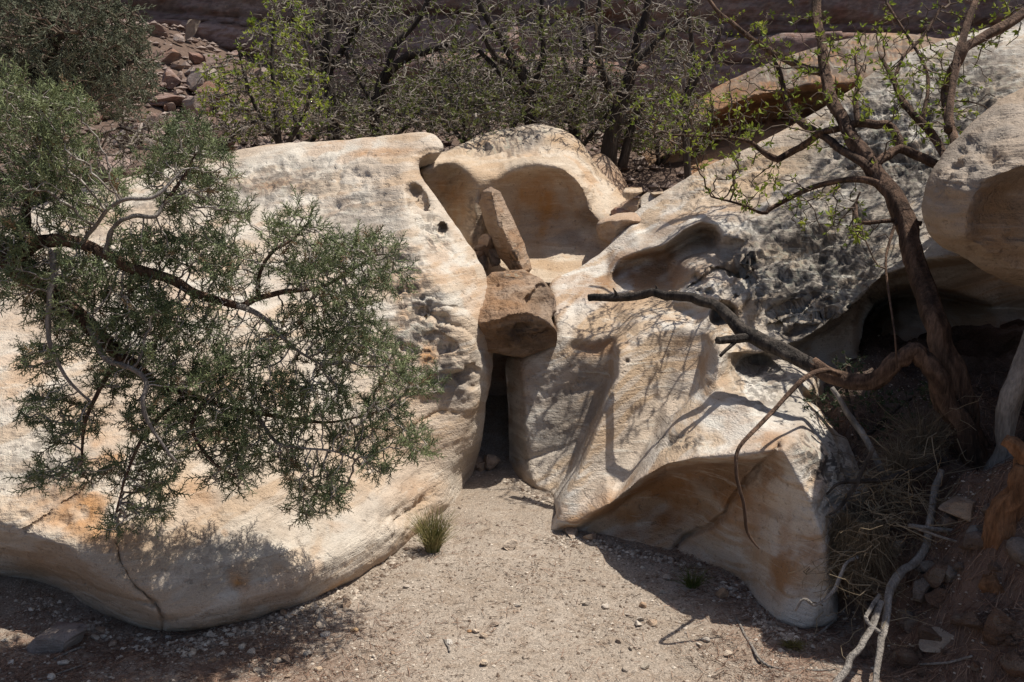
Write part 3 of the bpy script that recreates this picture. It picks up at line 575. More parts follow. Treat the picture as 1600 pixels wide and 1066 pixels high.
# ---- loose blocks in the gully
boulder('wedge_stone', 'upright wedge shaped brown stone slab leaning in the gap before the hollow',
    outline=[(748, 318), (754, 299), (768, 292), (782, 300), (800, 338), (820, 382), (831, 420), (824, 430), (800, 425), (780, 402), (760, 358)],
    lines=[[(748, 318, 5.55), (754, 299, 5.5), (768, 292, 5.55), (782, 300, 5.6), (800, 338, 5.55), (820, 382, 5.44), (831, 420, 5.34), (824, 430, 5.3)], [(769, 300, 5.36), (779, 345, 5.26), (800, 386, 5.16), (819, 424, 5.10)], [(748, 320, 5.60), (762, 360, 5.55), (782, 402, 5.42), (802, 426, 5.3)]],
    step=1.5, sigma=1.6, edge=(4, 0.03), corners=True, thick=0.35, shrink=0.4, disp=(0.012, 0.014), rough=0.6, seed=6, mat='stone_brown', cat='rock', edge_jit=1.5, paint=[('lichen', 805, 400, 12, 30, 0.9, 0), ('rough', 800, 370, 20, 60, 0.6, 0)])
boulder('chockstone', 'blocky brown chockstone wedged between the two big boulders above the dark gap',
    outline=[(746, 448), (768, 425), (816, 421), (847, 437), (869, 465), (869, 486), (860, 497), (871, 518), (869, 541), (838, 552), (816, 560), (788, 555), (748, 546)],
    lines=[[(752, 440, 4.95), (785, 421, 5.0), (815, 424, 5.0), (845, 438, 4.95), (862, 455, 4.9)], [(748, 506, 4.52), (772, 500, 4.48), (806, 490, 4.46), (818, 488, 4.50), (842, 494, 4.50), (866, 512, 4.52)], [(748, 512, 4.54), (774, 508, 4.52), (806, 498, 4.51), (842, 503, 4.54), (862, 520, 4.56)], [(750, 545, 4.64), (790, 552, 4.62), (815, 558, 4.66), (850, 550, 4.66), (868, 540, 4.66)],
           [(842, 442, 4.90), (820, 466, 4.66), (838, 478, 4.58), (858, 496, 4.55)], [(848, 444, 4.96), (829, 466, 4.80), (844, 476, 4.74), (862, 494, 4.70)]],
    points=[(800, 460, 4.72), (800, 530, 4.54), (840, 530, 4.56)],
    step=1.6, sigma=1.6, edge=(5, 0.03), corners=True, thick=0.45, shrink=0.4, disp=(0.012, 0.022), rough=0.6, seed=7, mat='stone_brown', cat='rock', paint=[('lichen', 800, 428, 30, 8, 0.8, 0), ('rough', 830, 525, 50, 36, 0.9, 0), ('stain_shade', 825, 530, 58, 36, 0.9, 0), ('stain_shade', 850, 468, 24, 30, 0.7, 0), ('ochre', 790, 460, 50, 40, 0.25, 0)])  # front face: dark varnish plus painted shade; the notch is darkened too
boulder('angular_block', 'dark angular brown block perched where the hollow meets the fluted boulder',
    outline=[(932, 350), (948, 338), (990, 332), (1010, 338), (1002, 356), (965, 382), (945, 378), (934, 366)],
    lines=[[(932, 350, 5.9), (948, 338, 5.95), (990, 332, 6.0), (1010, 338, 5.95)], [(938, 348, 5.72), (960, 342, 5.72), (1000, 345, 5.72)], [(934, 366, 5.85), (965, 382, 5.8), (1002, 356, 5.85)]],
    step=1.6, sigma=4, edge=(5, 0.05), thick=0.4, seed=8, mat='stone_tan', cat='rock', rough=0.3, disp=(0.01, 0.01))
boulder('overhanging_boulder', 'big grey tan boulder overhanging from the right edge beside the twisted tree',
    outline=[(1470, 245), (1500, 210), (1535, 178), (1575, 148), (1630, 125), (1760, 60), (1950, 120), (1980, 700), (1850, 860), (1760, 800), (1700, 620), (1650, 470), (1600, 450), (1560, 436), (1510, 405), (1462, 378), (1441, 335), (1446, 290)],
    lines=[[(1446, 290, 3.35), (1470, 245, 3.4), (1500, 210, 3.45), (1535, 178, 3.5), (1575, 148, 3.55), (1760, 60, 3.7)], [(1462, 335, 3.15), (1480, 280, 3.1), (1520, 240, 3.12), (1580, 220, 3.1), (1700, 180, 3.1)],
           [(1510, 375, 3.04), (1520, 320, 3.0), (1550, 280, 2.98), (1600, 262, 2.97), (1700, 240, 2.9)], [(1530, 385, 3.12), (1540, 330, 3.14), (1570, 300, 3.15), (1620, 290, 3.14)], [(1441, 335, 3.3), (1462, 378, 3.25), (1510, 405, 3.22), (1560, 436, 3.22), (1600, 450, 3.22), (1650, 470, 3.2)]],
    points=[(1590, 380, 3.12), (1700, 400, 2.9), (1850, 860, 2.9), (1850, 500, 2.5), (1800, 250, 2.6)],
    step=3.0, sigma=11, edge=(26, 0.16), thick=1.0, seed=9, mat='stone_grey', rough=0.35, disp=(0.02, 0.012), paint=[('rough', 1520, 250, 90, 60, 0.8, -40), ('grey', 1530, 240, 110, 60, 0.6, -40), ('ochre', 1570, 350, 70, 60, 0.6, 0)])
# ---- the ledge of rock behind, upper right
boulder('shelf_rock', 'rounded grey topped rock shelf with orange undercut behind the twisted tree',
    outline=[(985, 330), (1000, 250), (1040, 210), (1100, 150), (1170, 112), (1260, 78), (1370, 52), (1460, 60), (1540, 80), (1560, 260), (1300, 340), (1100, 350)],
    lines=[[(985, 330, 8.2), (1000, 250, 8.6), (1040, 210, 8.9), (1100, 150, 9.2), (1170, 112, 9.4), (1260, 78, 9.6), (1370, 52, 9.6), (1460, 60, 9.5), (1560, 80, 9.5)], [(1010, 262, 8.0), (1060, 225, 7.9), (1110, 178, 8.0), (1180, 150, 7.9), (1260, 135, 7.85), (1340, 132, 7.8), (1450, 140, 7.7)],
           [(1020, 275, 8.3), (1065, 240, 8.4), (1115, 195, 8.7), (1185, 165, 8.8), (1260, 150, 8.8), (1340, 148, 8.7), (1450, 155, 8.5)], [(990, 335, 7.5), (1100, 300, 7.6), (1200, 260, 7.7), (1300, 230, 7.7), (1450, 220, 7.6)]],
    points=[(1150, 210, 8.5), (1250, 190, 8.5), (1060, 265, 8.1)],
    step=3.4, sigma=10, edge=(18, 0.15), thick=1.6, seed=10, mat='stone_orange', rough=0.4, disp=(0.06, 0.03), strokes=[('ledge', [(1400, 185), (1250, 180), (1130, 215), (1060, 262)], 0.15, 30)],
    paint=[('stain_shade', 1250, 170, 260, 60, 0.5, -15), ('stain_shade', 1300, 100, 240, 40, 0.5, -10), ('grey', 1300, 95, 220, 50, 1.0, -10), ('lichen', 1300, 95, 200, 45, 0.9, -10), ('grey', 1060, 210, 60, 30, 1.0, -30)])  # dark tone paints the tree crown's shade over the shelf

boulder('gap_blocker', 'added boulder blocking light deep inside the gap below the chockstone',  # extra boulder, put here to stop light showing through the gap
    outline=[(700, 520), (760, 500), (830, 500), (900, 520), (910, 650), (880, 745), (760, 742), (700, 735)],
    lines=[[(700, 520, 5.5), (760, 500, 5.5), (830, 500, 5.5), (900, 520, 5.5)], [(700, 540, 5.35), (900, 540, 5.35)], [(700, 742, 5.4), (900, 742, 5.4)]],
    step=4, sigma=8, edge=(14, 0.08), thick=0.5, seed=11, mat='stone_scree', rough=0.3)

# ------------------------------------------------------------------ the canyon wall behind: stepped red beds
def build_cliff():
    xs = np.concatenate([np.linspace(-40, -11, 40), np.arange(-10.9, 10.9, 0.045), np.linspace(11, 40, 40)])
    zs = np.concatenate([np.arange(1.2, 5.2, 0.030), np.linspace(5.25, 10, 50)])
    X, Z = np.meshgrid(xs, zs)
    q0 = np.stack([X * 0.30, np.zeros_like(X), Z * 0.9], -1)
    zz = Z + 0.22 * fbm(q0, 3, 31) + 0.05 * X * 0.35 + 0.05 * fbm(q0 * 5, 3, 36)
    rng = np.random.RandomState(5); edges = [0.0]
    while edges[-1] < 13: edges.append(edges[-1] + rng.choice([0.10, 0.16, 0.25, 0.45, 0.62]))
    edges = np.array(edges) - 1.0
    li = np.clip(np.searchsorted(edges, zz) - 1, 0, len(edges) - 2)
    off = rng.uniform(-0.30, 0.30, len(edges)); thin = np.diff(edges) < 0.18; off[:-1][thin] += 0.32
    fz = (zz - edges[li]) / (edges[li + 1] - edges[li])
    blockn = _hash(np.floor(X * (0.55 + 0.5 * _hash(li, li * 0, li * 0, 9)) + 7.3 * li).astype(int), li, li * 0, 4)
    Y = 13.4 + off[li] + 0.28 * (blockn - 0.5) + 0.13 * (2 * fz - 1) ** 4 + 0.16 * (Z - 1.2) + 0.0 * X
    Y = Y + 0.5 * fbm(q0 * 1.2, 3, 33) + 0.10 * fbm(np.stack([X * 2.2, np.zeros_like(X), Z * 3.5], -1), 4, 34) + 0.03 * fbm(np.stack([X * 9, np.zeros_like(X), Z * 12], -1), 3, 35)
    Y = Y - 0.010 * np.maximum(np.abs(X) - 6, 0) ** 2
    p = np.stack([X, Y, Z], -1).reshape(-1, 3)
    # closed at the back so that it is a solid wall
    nx, nz = len(xs), len(zs); idx = np.arange(nx * nz).reshape(nz, nx)
    q = np.stack([idx[:-1, :-1], idx[:-1, 1:], idx[1:, 1:], idx[1:, :-1]], -1).reshape(-1, 4)
    top = p[idx[-1]] + np.array([0, 30, 0.6]); b = len(p); ti = b + np.arange(nx)
    q2 = np.stack([idx[-1, :-1], idx[-1, 1:], ti[1:], ti[:-1]], -1)
    m = MB(); m.add(np.concatenate([p, top]), np.concatenate([q, q2])); m.band_angle = -2
    gl = np.concatenate([(0.9 * (rng.rand(len(edges))[li] > 0.66)).ravel(), np.zeros(nx)])
    o = m.build('cliff', M['stone_red'], attrs={'grey': gl * 0.6, 'ochre': np.zeros(len(gl)), 'lichen': np.full(len(gl), 0.35), 'rough': np.zeros(len(gl))})
    tag(o, 'dark red stepped canyon wall behind the trees', 'cliff', kind='structure')
build_cliff()

# ------------------------------------------------------------------ loose stones
def ico():
    t = (1 + 5 ** 0.5) / 2
    v = np.array([(-1, t, 0), (1, t, 0), (-1, -t, 0), (1, -t, 0), (0, -1, t), (0, 1, t), (0, -1, -t), (0, 1, -t), (t, 0, -1), (t, 0, 1), (-t, 0, -1), (-t, 0, 1)], float)
    f = np.array([(0, 11, 5), (0, 5, 1), (0, 1, 7), (0, 7, 10), (0, 10, 11), (1, 5, 9), (5, 11, 4), (11, 10, 2), (10, 7, 6), (7, 1, 8), (3, 9, 4), (3, 4, 2), (3, 2, 6), (3, 6, 8), (3, 8, 9), (4, 9, 5), (2, 4, 11), (6, 2, 10), (8, 6, 7), (9, 8, 1)])
    return v / np.linalg.norm(v[0]), f
def subdiv(v, f):
    v = list(map(tuple, v)); c = {}; out = []
    def mid(a, b):
        k = (min(a, b), max(a, b))
        if k not in c:
            m = (np.array(v[a]) + np.array(v[b])) / 2; v.append(tuple(m / np.linalg.norm(m))); c[k] = len(v) - 1
        return c[k]
    for a, b, d in f:
        x, y, z = mid(a, b), mid(b, d), mid(d, a); out += [(a, x, z), (b, y, x), (d, z, y), (x, y, z)]
    return np.array(v), np.array(out)
ICO0 = ico(); ICO1 = subdiv(*ICO0); ICO2 = subdiv(*ICO1); ICO3 = subdiv(*ICO2)
def rotm(rng, tilt=0.5):
    a = rng.uniform(0, 2 * math.pi); b, c = rng.uniform(-tilt, tilt, 2)
    Rz = np.array([[math.cos(a), -math.sin(a), 0], [math.sin(a), math.cos(a), 0], [0, 0, 1]])
    Rx = np.array([[1, 0, 0], [0, math.cos(b), -math.sin(b)], [0, math.sin(b), math.cos(b)]])
    Ry = np.array([[math.cos(c), 0, math.sin(c)], [0, 1, 0], [-math.sin(c), 0, math.cos(c)]])
    return Rz @ Rx @ Ry
def stone(name, label, pos, size, mat, seed, cat='stone', group=None, res=ICO3, facets=11, tilt=0.3, sink=0.3):
    rng = np.random.RandomState(seed); v, f = res; v = v.copy()
    for _ in range(facets):                         # chop flat faces
        n = rng.normal(size=3); n /= np.linalg.norm(n); d = rng.uniform(0.30, 0.68)
        e = v @ n - d; v = v - np.outer(np.clip(e, 0, None), n)
    v = v * (1 + 0.07 * fbm(v * 2.2 + seed * 3.1, 3, seed % 97)[:, None])
    v = v * np.array(size) / 2 * 1.7; v = v @ rotm(rng, tilt).T
    base = v[:, 2].min(); v[:, 2] -= base + sink * (v[:, 2].max() - base)
    m = MB(); m.add(v + np.array(pos), t=f)
    n = len(v); r = rng.rand()
    o = m.build(name, M[mat], origin=pos, smooth=False, attrs={'ochre': np.full(n, 0.5 * (r > 0.75)), 'grey': np.full(n, 0.6 * (r < 0.3)), 'lichen': np.full(n, 0.3), 'rough': np.zeros(n)})
    return tag(o, label, cat, group)
def gpos(px, py):
    """where the pixel's ray meets the terrain"""
    d = ray(px, py); t = np.concatenate([np.arange(1.5, 6, 0.01), np.arange(6, 20, 0.03)])
    q = d[None] * t[:, None] + np.array([0, 0, CAM_H])
    hit = np.where(q[:, 2] <= h_ground(q[:, 0], q[:, 1]))[0]
    return q[hit[0]] if len(hit) else q[-1]
def stone_px(name, label, px, py, wpx, hpx, mat, seed, depth=None, **k):
    p = gpos(px, py); s = np.linalg.norm(p - np.array([0, 0, CAM_H])) / FPX
    return stone(name, label, (p[0], p[1], float(h_ground(p[0], p[1]))), (wpx * s, wpx * s * 0.8, hpx * s * 1.25), mat, seed, **k)
stone_px('cobble', 'pale rounded cobble alone in the middle of the sandy wash', 800, 856, 21, 13, 'stone_pebble', 11, sink=0.15)
stone_px('cobble', 'brown cobble half buried under the tip of the undercut ledge', 925, 843, 20, 13, 'stone_tan', 12)
stone_px('cobble', 'flat cobble beside the brown one under the undercut ledge', 895, 838, 26, 9, 'stone_tan', 13)
stone_px('flat_rock', 'flat purple grey rock on needle litter at the lower left', 85, 1008, 74, 22, 'stone_scree', 14, tilt=0.15, sink=0.2)
stone_px('cobble', 'bright cream cobble on the litter right of the boulder toe', 502, 976, 20, 11, 'stone_pebble', 15)
stone_px('cobble', 'orange cobble at the sand edge below the big boulder', 543, 948, 15, 11, 'stone_tan', 16)
stone_px('slab_rock', 'long tan slab lying at the foot of the dirt bank', 1465, 1000, 60, 24, 'stone_grey', 17, tilt=0.2, sink=0.4)
stone_px('cobble', 'small orange cobble at the edge of the ledge shadow', 1017, 975, 14, 7, 'stone_tan', 18)
stone_px('cobble', 'small white cobble on the sand left of the shadow edge', 918, 945, 10, 7, 'stone_pebble', 19)
stone_px('cobble', 'dull red cobble beside the little grass tuft in shadow', 1128, 933, 20, 10, 'stone_tan', 20)
stone_px('rock', 'orange rock on the bank left of the grey stem', 1500, 808, 46, 18, 'stone_orange', 21, tilt=0.2)
stone_px('rock', 'pale stone poking out of the bank below the dry grass', 1395, 868, 24, 20, 'stone_grey', 22)
stone_px('clod', 'crumbly brown clod low on the dirt bank', 1445, 925, 34, 22, 'stone_earth', 23, sink=0.5)
stone_px('clod', 'knobbly brown clod at the right corner of the dirt bank', 1572, 985, 40, 28, 'stone_earth', 24, sink=0.5)
for k, (x, y, w, h) in enumerate([(992, 300, 20, 14), (990, 322, 24, 24), (1012, 312, 30, 13), (1030, 305, 34, 10), (1000, 328, 30, 10), (968, 333, 18, 13)]):
    p = at(x, y + h / 2, 6.15 - 0.0 * k); s = 6.15 / FPX
    stone('piled_stone', ['small pale stone on top of the ledge pile', 'upright grey brown stone leftmost in the ledge pile', 'flat cream stone behind the ledge pile', 'long flat tan stone at the right end of the ledge pile', 'low tan stone at the front of the ledge pile', 'small dark pointed stone on the angular ledge block'][k],
          tuple(p), (w * s, 0.14, h * s * 1.1), ['stone_bowl', 'stone_tan', 'stone_pebble', 'stone_bowl', 'stone_bowl', 'stone_red'][k], 40 + k, group='stones piled on the ledge', sink=0.25)
boulder('footing_boulder', 'low rough rock footing under the ledge pile of stones', outline=[(955, 340), (985, 318), (1040, 312), (1080, 320), (1080, 380), (960, 390)], lines=[[(955, 335, 6.4), (1080, 310, 6.4)], [(955, 360, 5.98), (1080, 345, 5.98)]], step=3, sigma=6, edge=(8, 0.1), thick=0.8, seed=17, mat='stone_bowl', rough=0.4)
rng = np.random.RandomState(3)
for k in range(9):
    x, y = [(758, 395), (770, 408), (742, 405), (762, 384), (752, 415), (775, 398), (745, 720), (765, 724), (752, 716)][k]
    Yd = 5.55 if k < 6 else 4.72; p = at(x, y, Yd)
    stone('gap_stone', 'brown cobble jammed in the dark slot behind the leaning wedge slab' if k < 6 else 'brown cobble on the sand inside the dark gap below the chockstone', tuple(p if k < 6 else (p[0], p[1], float(h_ground(p[0], p[1])))), (0.09, 0.09, 0.08), 'stone_tan', 60 + k, group='slot cobbles' if k < 6 else 'gap cobbles', res=ICO1)
# small stones one can count on the sand
rng = np.random.RandomState(8)
for k in range(70):
    if k < 45: px, py = rng.uniform(300, 1150), 1050 - 150 * rng.rand() ** 1.2
    else: px, py = rng.uniform(0, 520), rng.uniform(985, 1062)
    p = gpos(px, py)
    if p[1] > 3.25 and p[0] < -0.6: continue
    s = rng.uniform(0.010, 0.022)
    pale = rng.rand() > 0.3; zone = 'on the needle litter at lower left' if k >= 45 else ('on the open sand' if px > 560 else 'at the litter edge below the pale boulder')
    stone('pebble', ('small pale' if pale else 'small tan') + ' pebble ' + zone, (p[0], p[1], float(h_ground(p[0], p[1]))), (s * 1.3, s, s * 0.8), 'stone_pebble' if pale else 'stone_tan', 200 + k, 'pebble', 'pebbles ' + zone, ICO1, 5)
# scree on the slope at the upper left
scree = [(300, 45, 30, 30, 'pale grey upright slab high on the talus slope'), (262, 92, 44, 18, 'grey tilted slab in the talus below the pale one'), (328, 118, 44, 34, 'pale lichen grey block at the right of the talus'), (222, 130, 30, 22, 'pale triangular slab sticking up from the talus'), (250, 150, 60, 22, 'flat reddish slab across the middle of the talus'), (305, 195, 30, 24, 'pale block low on the talus behind the boulder'), (242, 200, 24, 18, 'grey block low on the talus left of centre'), (170, 270, 70, 60, 'dark red rock face just above the boulder top')]
for k, (x, y, w, h, lab) in enumerate(scree):
    p = gpos(x, y + h * 0.4); s = p[1] / FPX
    stone('talus_block', lab, (p[0], p[1], float(h_ground(p[0], p[1]))), (w * s * 0.9, w * s * 0.6, h * s), ['stone_grey', 'stone_scree', 'stone_grey', 'stone_scree', 'stone_red', 'stone_scree', 'stone_grey', 'stone_red'][k], 300 + k, 'rock', 'talus slabs', ICO3, 11, 0.5, 0.3)
rng = np.random.RandomState(12)
for k in range(130):
    px = rng.uniform(200, 350) if k < 60 else rng.uniform(120, 420) if k < 110 else rng.uniform(420, 1000); py = rng.uniform(40, 240) if k < 110 else rng.uniform(170, 230)
    p = gpos(px, py)
    if p[1] > 15: continue
    s = 0.06 + 0.32 * rng.rand() ** 2.2
    red = rng.rand() < 0.45; zone = 'left of the leafy bush' if px < 270 else ('behind the leafy bush' if px < 420 else 'at the foot of the bare trees')
    stone('talus_stone', ('dark red' if red else 'grey brown') + ' angular scree stone ' + zone, (p[0], p[1], float(h_ground(p[0], p[1]))), (s, s * 0.8, s * rng.uniform(0.35, 0.8)), 'stone_red' if red else 'stone_scree', 400 + k, 'stone', 'scree stones ' + zone, ICO2, 10, 0.7, 0.38)

# gravel and litter nobody could count
def scatter_gravel(scree=False):
    rng = np.random.RandomState(21); m = MB(); N = 9000 if scree else 60000
    x = rng.uniform(-2.3, 2.0, N); y = 2.35 + 2.6 * rng.rand(N) ** 1.5
    if scree: y = rng.uniform(7.4, 13.5, N); x = rng.uniform(-0.62, 0.25, N) * y
    ok = rng.rand(N) < 0.30 + 1.5 * np.clip(fbm(np.stack([x * 2.2, y * 3.0, x * 0], -1), 3, 15), 0, 1) + 0.25 * sstep(-0.2, -0.9, x); x, y = x[ok], y[ok]; N = len(x)
    z = h_ground(x, y); sz = (0.010 + 0.065 * rng.rand(N) ** 3) if scree else (0.0020 + 0.0065 * rng.rand(N) ** 3.5)
    if not scree:           # chips banked along the feet of the boulders
        ft = [np.array([(690, 812), (640, 856), (560, 910), (480, 950), (400, 972), (300, 994), (250, 998), (150, 966), (70, 932)], float), np.array([(862, 836), (930, 843), (1000, 860), (1060, 874), (1150, 912), (1180, 948), (1212, 980), (1260, 994)], float), np.array([(800, 745), (826, 766), (857, 780)], float)]
        C = np.concatenate([spline(f_, 12) for f_ in ft]); C = on_z(C[:, 0], C[:, 1]); kk = rng.randint(0, len(C), 4200)
        x = np.concatenate([x, C[kk, 0] + rng.normal(0, 0.03, 4200)]); y = np.concatenate([y, C[kk, 1] - 0.01 - np.abs(rng.normal(0, 0.05, 4200))])
        z = h_ground(x, y); sz = np.concatenate([sz, 0.003 + 0.012 * rng.rand(4200) ** 4]); N = len(x)
    v = np.array([(1, 0, 0), (-1, 0, 0), (0, 1, 0), (0, -1, 0), (0, 0, 1), (0, 0, -1)], float); f = np.array([(0, 2, 4), (2, 1, 4), (1, 3, 4), (3, 0, 4), (2, 0, 5), (1, 2, 5), (3, 1, 5), (0, 3, 5)])
    jit = rng.uniform(0.6, 1.3, (N, 6, 1)); a = rng.uniform(0, 6.28, N); ca, sa = np.cos(a), np.sin(a)
    V = v[None] * jit; V[:, :, 2] *= 0.6
    V = np.stack([V[:, :, 0] * ca[:, None] - V[:, :, 1] * sa[:, None], V[:, :, 0] * sa[:, None] + V[:, :, 1] * ca[:, None], V[:, :, 2]], -1) * sz[:, None, None]
    V += np.stack([x, y, z + sz * 0.2], -1)[:, None]
    F = (f[None] + 6 * np.arange(N)[:, None, None]).reshape(-1, 3)
    m.add(V.reshape(-1, 3), t=F, tint=np.repeat(np.clip(rng.normal(0.40, 0.28, N), 0, 1), 6))
    if scree: tag(m.build('scree', M['chips'], smooth=False), 'broken red and grey stone chips covering the talus slope', 'scree', kind='stuff'); return
    tag(m.build('gravel', M['gravel'], smooth=False), 'fine mixed grit and gravel strewn over the sand', 'gravel', kind='stuff')
scatter_gravel(); scatter_gravel(True)
def prisms(m, A, B, r0, r1, tint, sides=3):
    """many tapered sticks at once"""
    A = np.asarray(A); B = np.asarray(B); n = len(A)
    if n == 0: return
    d = B - A; d /= np.linalg.norm(d, axis=1, keepdims=True) + 1e-9
    h = np.where(np.abs(d[:, 2:3]) < 0.9, np.array([[0, 0, 1.0]]), np.array([[1.0, 0, 0]]))
    u = np.cross(d, h); u /= np.linalg.norm(u, axis=1, keepdims=True) + 1e-9; w = np.cross(d, u)
    r0 = np.broadcast_to(r0, (n,)); r1 = np.broadcast_to(r1, (n,)); V = np.zeros((n, 2 * sides, 3))
    for k in range(sides):
        c, s = math.cos(2 * math.pi * k / sides), math.sin(2 * math.pi * k / sides); o = u * c + w * s
        V[:, k] = A + o * r0[:, None]; V[:, sides + k] = B + o * r1[:, None]
    q = np.array([(k, (k + 1) % sides, sides + (k + 1) % sides, sides + k) for k in range(sides)])
    Q = (q[None] + 2 * sides * np.arange(n)[:, None, None]).reshape(-1, 4)
    m.add(V.reshape(-1, 3), Q, tint=np.repeat(np.broadcast_to(tint, (n,)), 2 * sides))
def scatter_litter():
    rng = np.random.RandomState(22); m = MB(); X = []
    x = rng.uniform(-2.2, 2.2, 90000); y = 2.35 + 1.6 * rng.rand(90000)
    wgt = sstep(-0.1, -0.9, x) * sstep(3.2, 2.75, y) + 1.0 * sstep(0.5, 0.9, x) * sstep(4.2, 3.6, y) + 0.07
    wgt = wgt * (0.35 + 0.9 * np.maximum(0, fbm(np.stack([x * 5, y * 5, x * 0 + 0.3], -1), 2, 4) + 0.3))
    ok = rng.rand(90000) < wgt; X = np.stack([x[ok], y[ok]], -1)[:26000]
    X = np.array(X); N = len(X); a = rng.uniform(0, 6.28, N); L = 0.008 + 0.045 * rng.rand(N) ** 2.5 + 0.05 * (X[:, 0] > 1.0) * rng.rand(N) ** 3
    A = np.stack([X[:, 0], X[:, 1], h_ground(X[:, 0], X[:, 1]) + 0.002 + 0.006 * rng.rand(N)], -1)
    Bx, By = X[:, 0] + np.cos(a) * L, X[:, 1] + np.sin(a) * L
    B = np.stack([Bx, By, h_ground(Bx, By) + 0.002 + 0.008 * rng.rand(N)], -1)
    prisms(m, A, B, 0.0011, 0.0007, rng.rand(N) ** 1.6)
    tag(m.build('needle_litter', M['litter'], smooth=False), 'rust brown needle and twig litter on the sand', 'litter', kind='stuff')
scatter_litter()

# crumbled clods on the bank, one by one
rng = np.random.RandomState(44)
for k in range(60):
    px, py = rng.uniform(1345, 1600), rng.uniform(800, 1060)
    q = gpos(px, py); s = 0.015 + 0.05 * rng.rand() ** 2.2; hi = py < 930
    stone('clod', ('small earth clod on the upper bank by the roots' if hi else 'small earth clod at the foot of the dirt bank'), (q[0], q[1], float(h_ground(q[0], q[1]))), (s * 1.2, s, s * 0.8), 'stone_earth', 700 + k, 'clod', 'clods on the upper bank' if hi else 'clods at the bank foot', ICO1, 5, 0.6, 0.35)

# ------------------------------------------------------------------ wood and foliage
def tube(m, pts, rad, sides=9, tint=0.5, rough=0.12, seed=0, sub=5, gnarl=0.0, cap=True):
    """tapered, gnarled limb along a polyline"""
    P = spline(np.asarray(pts, float), sub); R = spline(np.asarray(rad, float)[:, None], sub)[:, 0]
    n = len(P)
    if gnarl: P = P + gnarl * np.stack([fbm(np.stack([np.arange(n) * 0.35, np.full(n, 3.1 * c + seed), np.zeros(n)], -1), 3, seed + c) for c in range(3)], -1) * R[:, None] * sstep(0, 4, np.arange(n))[:, None]
    T = np.gradient(P, axis=0); T /= np.linalg.norm(T, axis=1, keepdims=True) + 1e-9
    u = np.cross(T[0], (0.3, 0.2, 1.0)); u /= np.linalg.norm(u); V = []
    for i in range(n):
        u = u - T[i] * (u @ T[i]); u /= np.linalg.norm(u) + 1e-9; w = np.cross(T[i], u)
        a = np.arange(sides) * 2 * math.pi / sides
        V.append(P[i] + (np.cos(a)[:, None] * u + np.sin(a)[:, None] * w) * R[i])
    V = np.array(V)
    ang = np.arange(sides) * 2 * math.pi / sides
    fr = 1.6 if sides < 14 else 3.4
    q = np.stack([np.broadcast_to(np.cos(ang) * fr, (n, sides)), np.broadcast_to(np.sin(ang) * fr, (n, sides)), np.broadcast_to((np.arange(n) * 0.22)[:, None] + seed, (n, sides))], -1)
    rel = 1 + rough * 1.7 * fbm(q, 3, seed + 5, 0.6)
    V = P[:, None] + (V - P[:, None]) * rel[..., None]
    idx = np.arange(n * sides).reshape(n, sides); nx = np.roll(idx, -1, 1)
    Q = np.stack([idx[:-1], nx[:-1], nx[1:], idx[1:]], -1).reshape(-1, 4)
    tn = np.clip(tint + 0.55 * fbm(q * 1.3, 3, seed + 9) + 0.5 * (rel - 1) / max(rough, 0.01), 0, 1)
    v = V.reshape(-1, 3); tt = tn.reshape(-1); tr = []
    if cap:
        v = np.concatenate([v, P[:1], P[-1:]]); tt = np.append(tt, [0.6, 0.9])
        tr = [(n * sides, (k + 1) % sides, k) for k in range(sides)] + [(n * sides + 1, idx[-1, k], idx[-1, (k + 1) % sides]) for k in range(sides)]
    m.add(v, Q, tr, tint=tt)
    return P, R
def colonize(seedpts, att, step, infl, kill, iters, rng, jit=0.35, grav=0.0, seeddir=None):
    """space colonisation: returns nodes, parents, first free node"""
    pos = np.array(seedpts, float); n0 = len(pos); par = list(np.full(n0, -1)); att = np.array(att, float)
    best = np.full(len(att), 1e9); who = np.zeros(len(att), int)
    for c in range(0, n0, 400):
        d = np.linalg.norm(att[:, None] - pos[None, c:c + 400], axis=2); j = d.argmin(1); dm = d[np.arange(len(att)), j]
        b = dm < best; best[b] = dm[b]; who[b] = j[b] + c
    alive = np.ones(len(att), bool)
    for it in range(iters):
        act = alive & (best < infl)
        if not act.any(): break
        a = np.where(act)[0]; d = att[a] - pos[who[a]]; d /= np.linalg.norm(d, axis=1, keepdims=True) + 1e-9
        acc = np.zeros((len(pos), 3)); np.add.at(acc, who[a], d); nod = np.unique(who[a])
        v = acc[nod]; v /= np.linalg.norm(v, axis=1, keepdims=True) + 1e-9; v = v + jit * rng.normal(size=v.shape); v[:, 2] += grav
        v /= np.linalg.norm(v, axis=1, keepdims=True) + 1e-9
        new = pos[nod] + v * step * rng.uniform(0.75, 1.2, (len(nod), 1)); b0 = len(pos)
        pos = np.concatenate([pos, new]); par += list(nod)
        al = np.where(alive)[0]
        d = np.linalg.norm(att[al][:, None] - new[None], axis=2); j = d.argmin(1); dm = d[np.arange(len(al)), j]
        b = dm < best[al]; best[al[b]] = dm[b]; who[al[b]] = b0 + j[b]
        alive &= best > kill
    return pos, np.array(par), n0
def twig_radii(pos, par, n0, tip, expo=2.3, rmax=0.02):
    r = np.zeros(len(pos)); kids = np.zeros(len(pos), int)
    for i in range(len(pos) - 1, n0 - 1, -1):
        if r[i] == 0: r[i] = tip ** expo
        kids[par[i]] += 1
        if par[i] >= n0: r[par[i]] += r[i] + (0.06 * tip) ** expo
    return np.minimum(np.maximum(r, 0) ** (1 / expo), rmax), kids
def twigs(m, pos, par, n0, r, rng, sides=4, tint=None):
    i = np.arange(n0, len(pos)); pr = np.where(par[i] >= n0, r[par[i]], r[i] * 1.15)
    t = rng.rand(len(i)) if tint is None else tint
    prisms(m, pos[par[i]], pos[i], np.minimum(pr, r[i] * 1.6), r[i], t, sides)
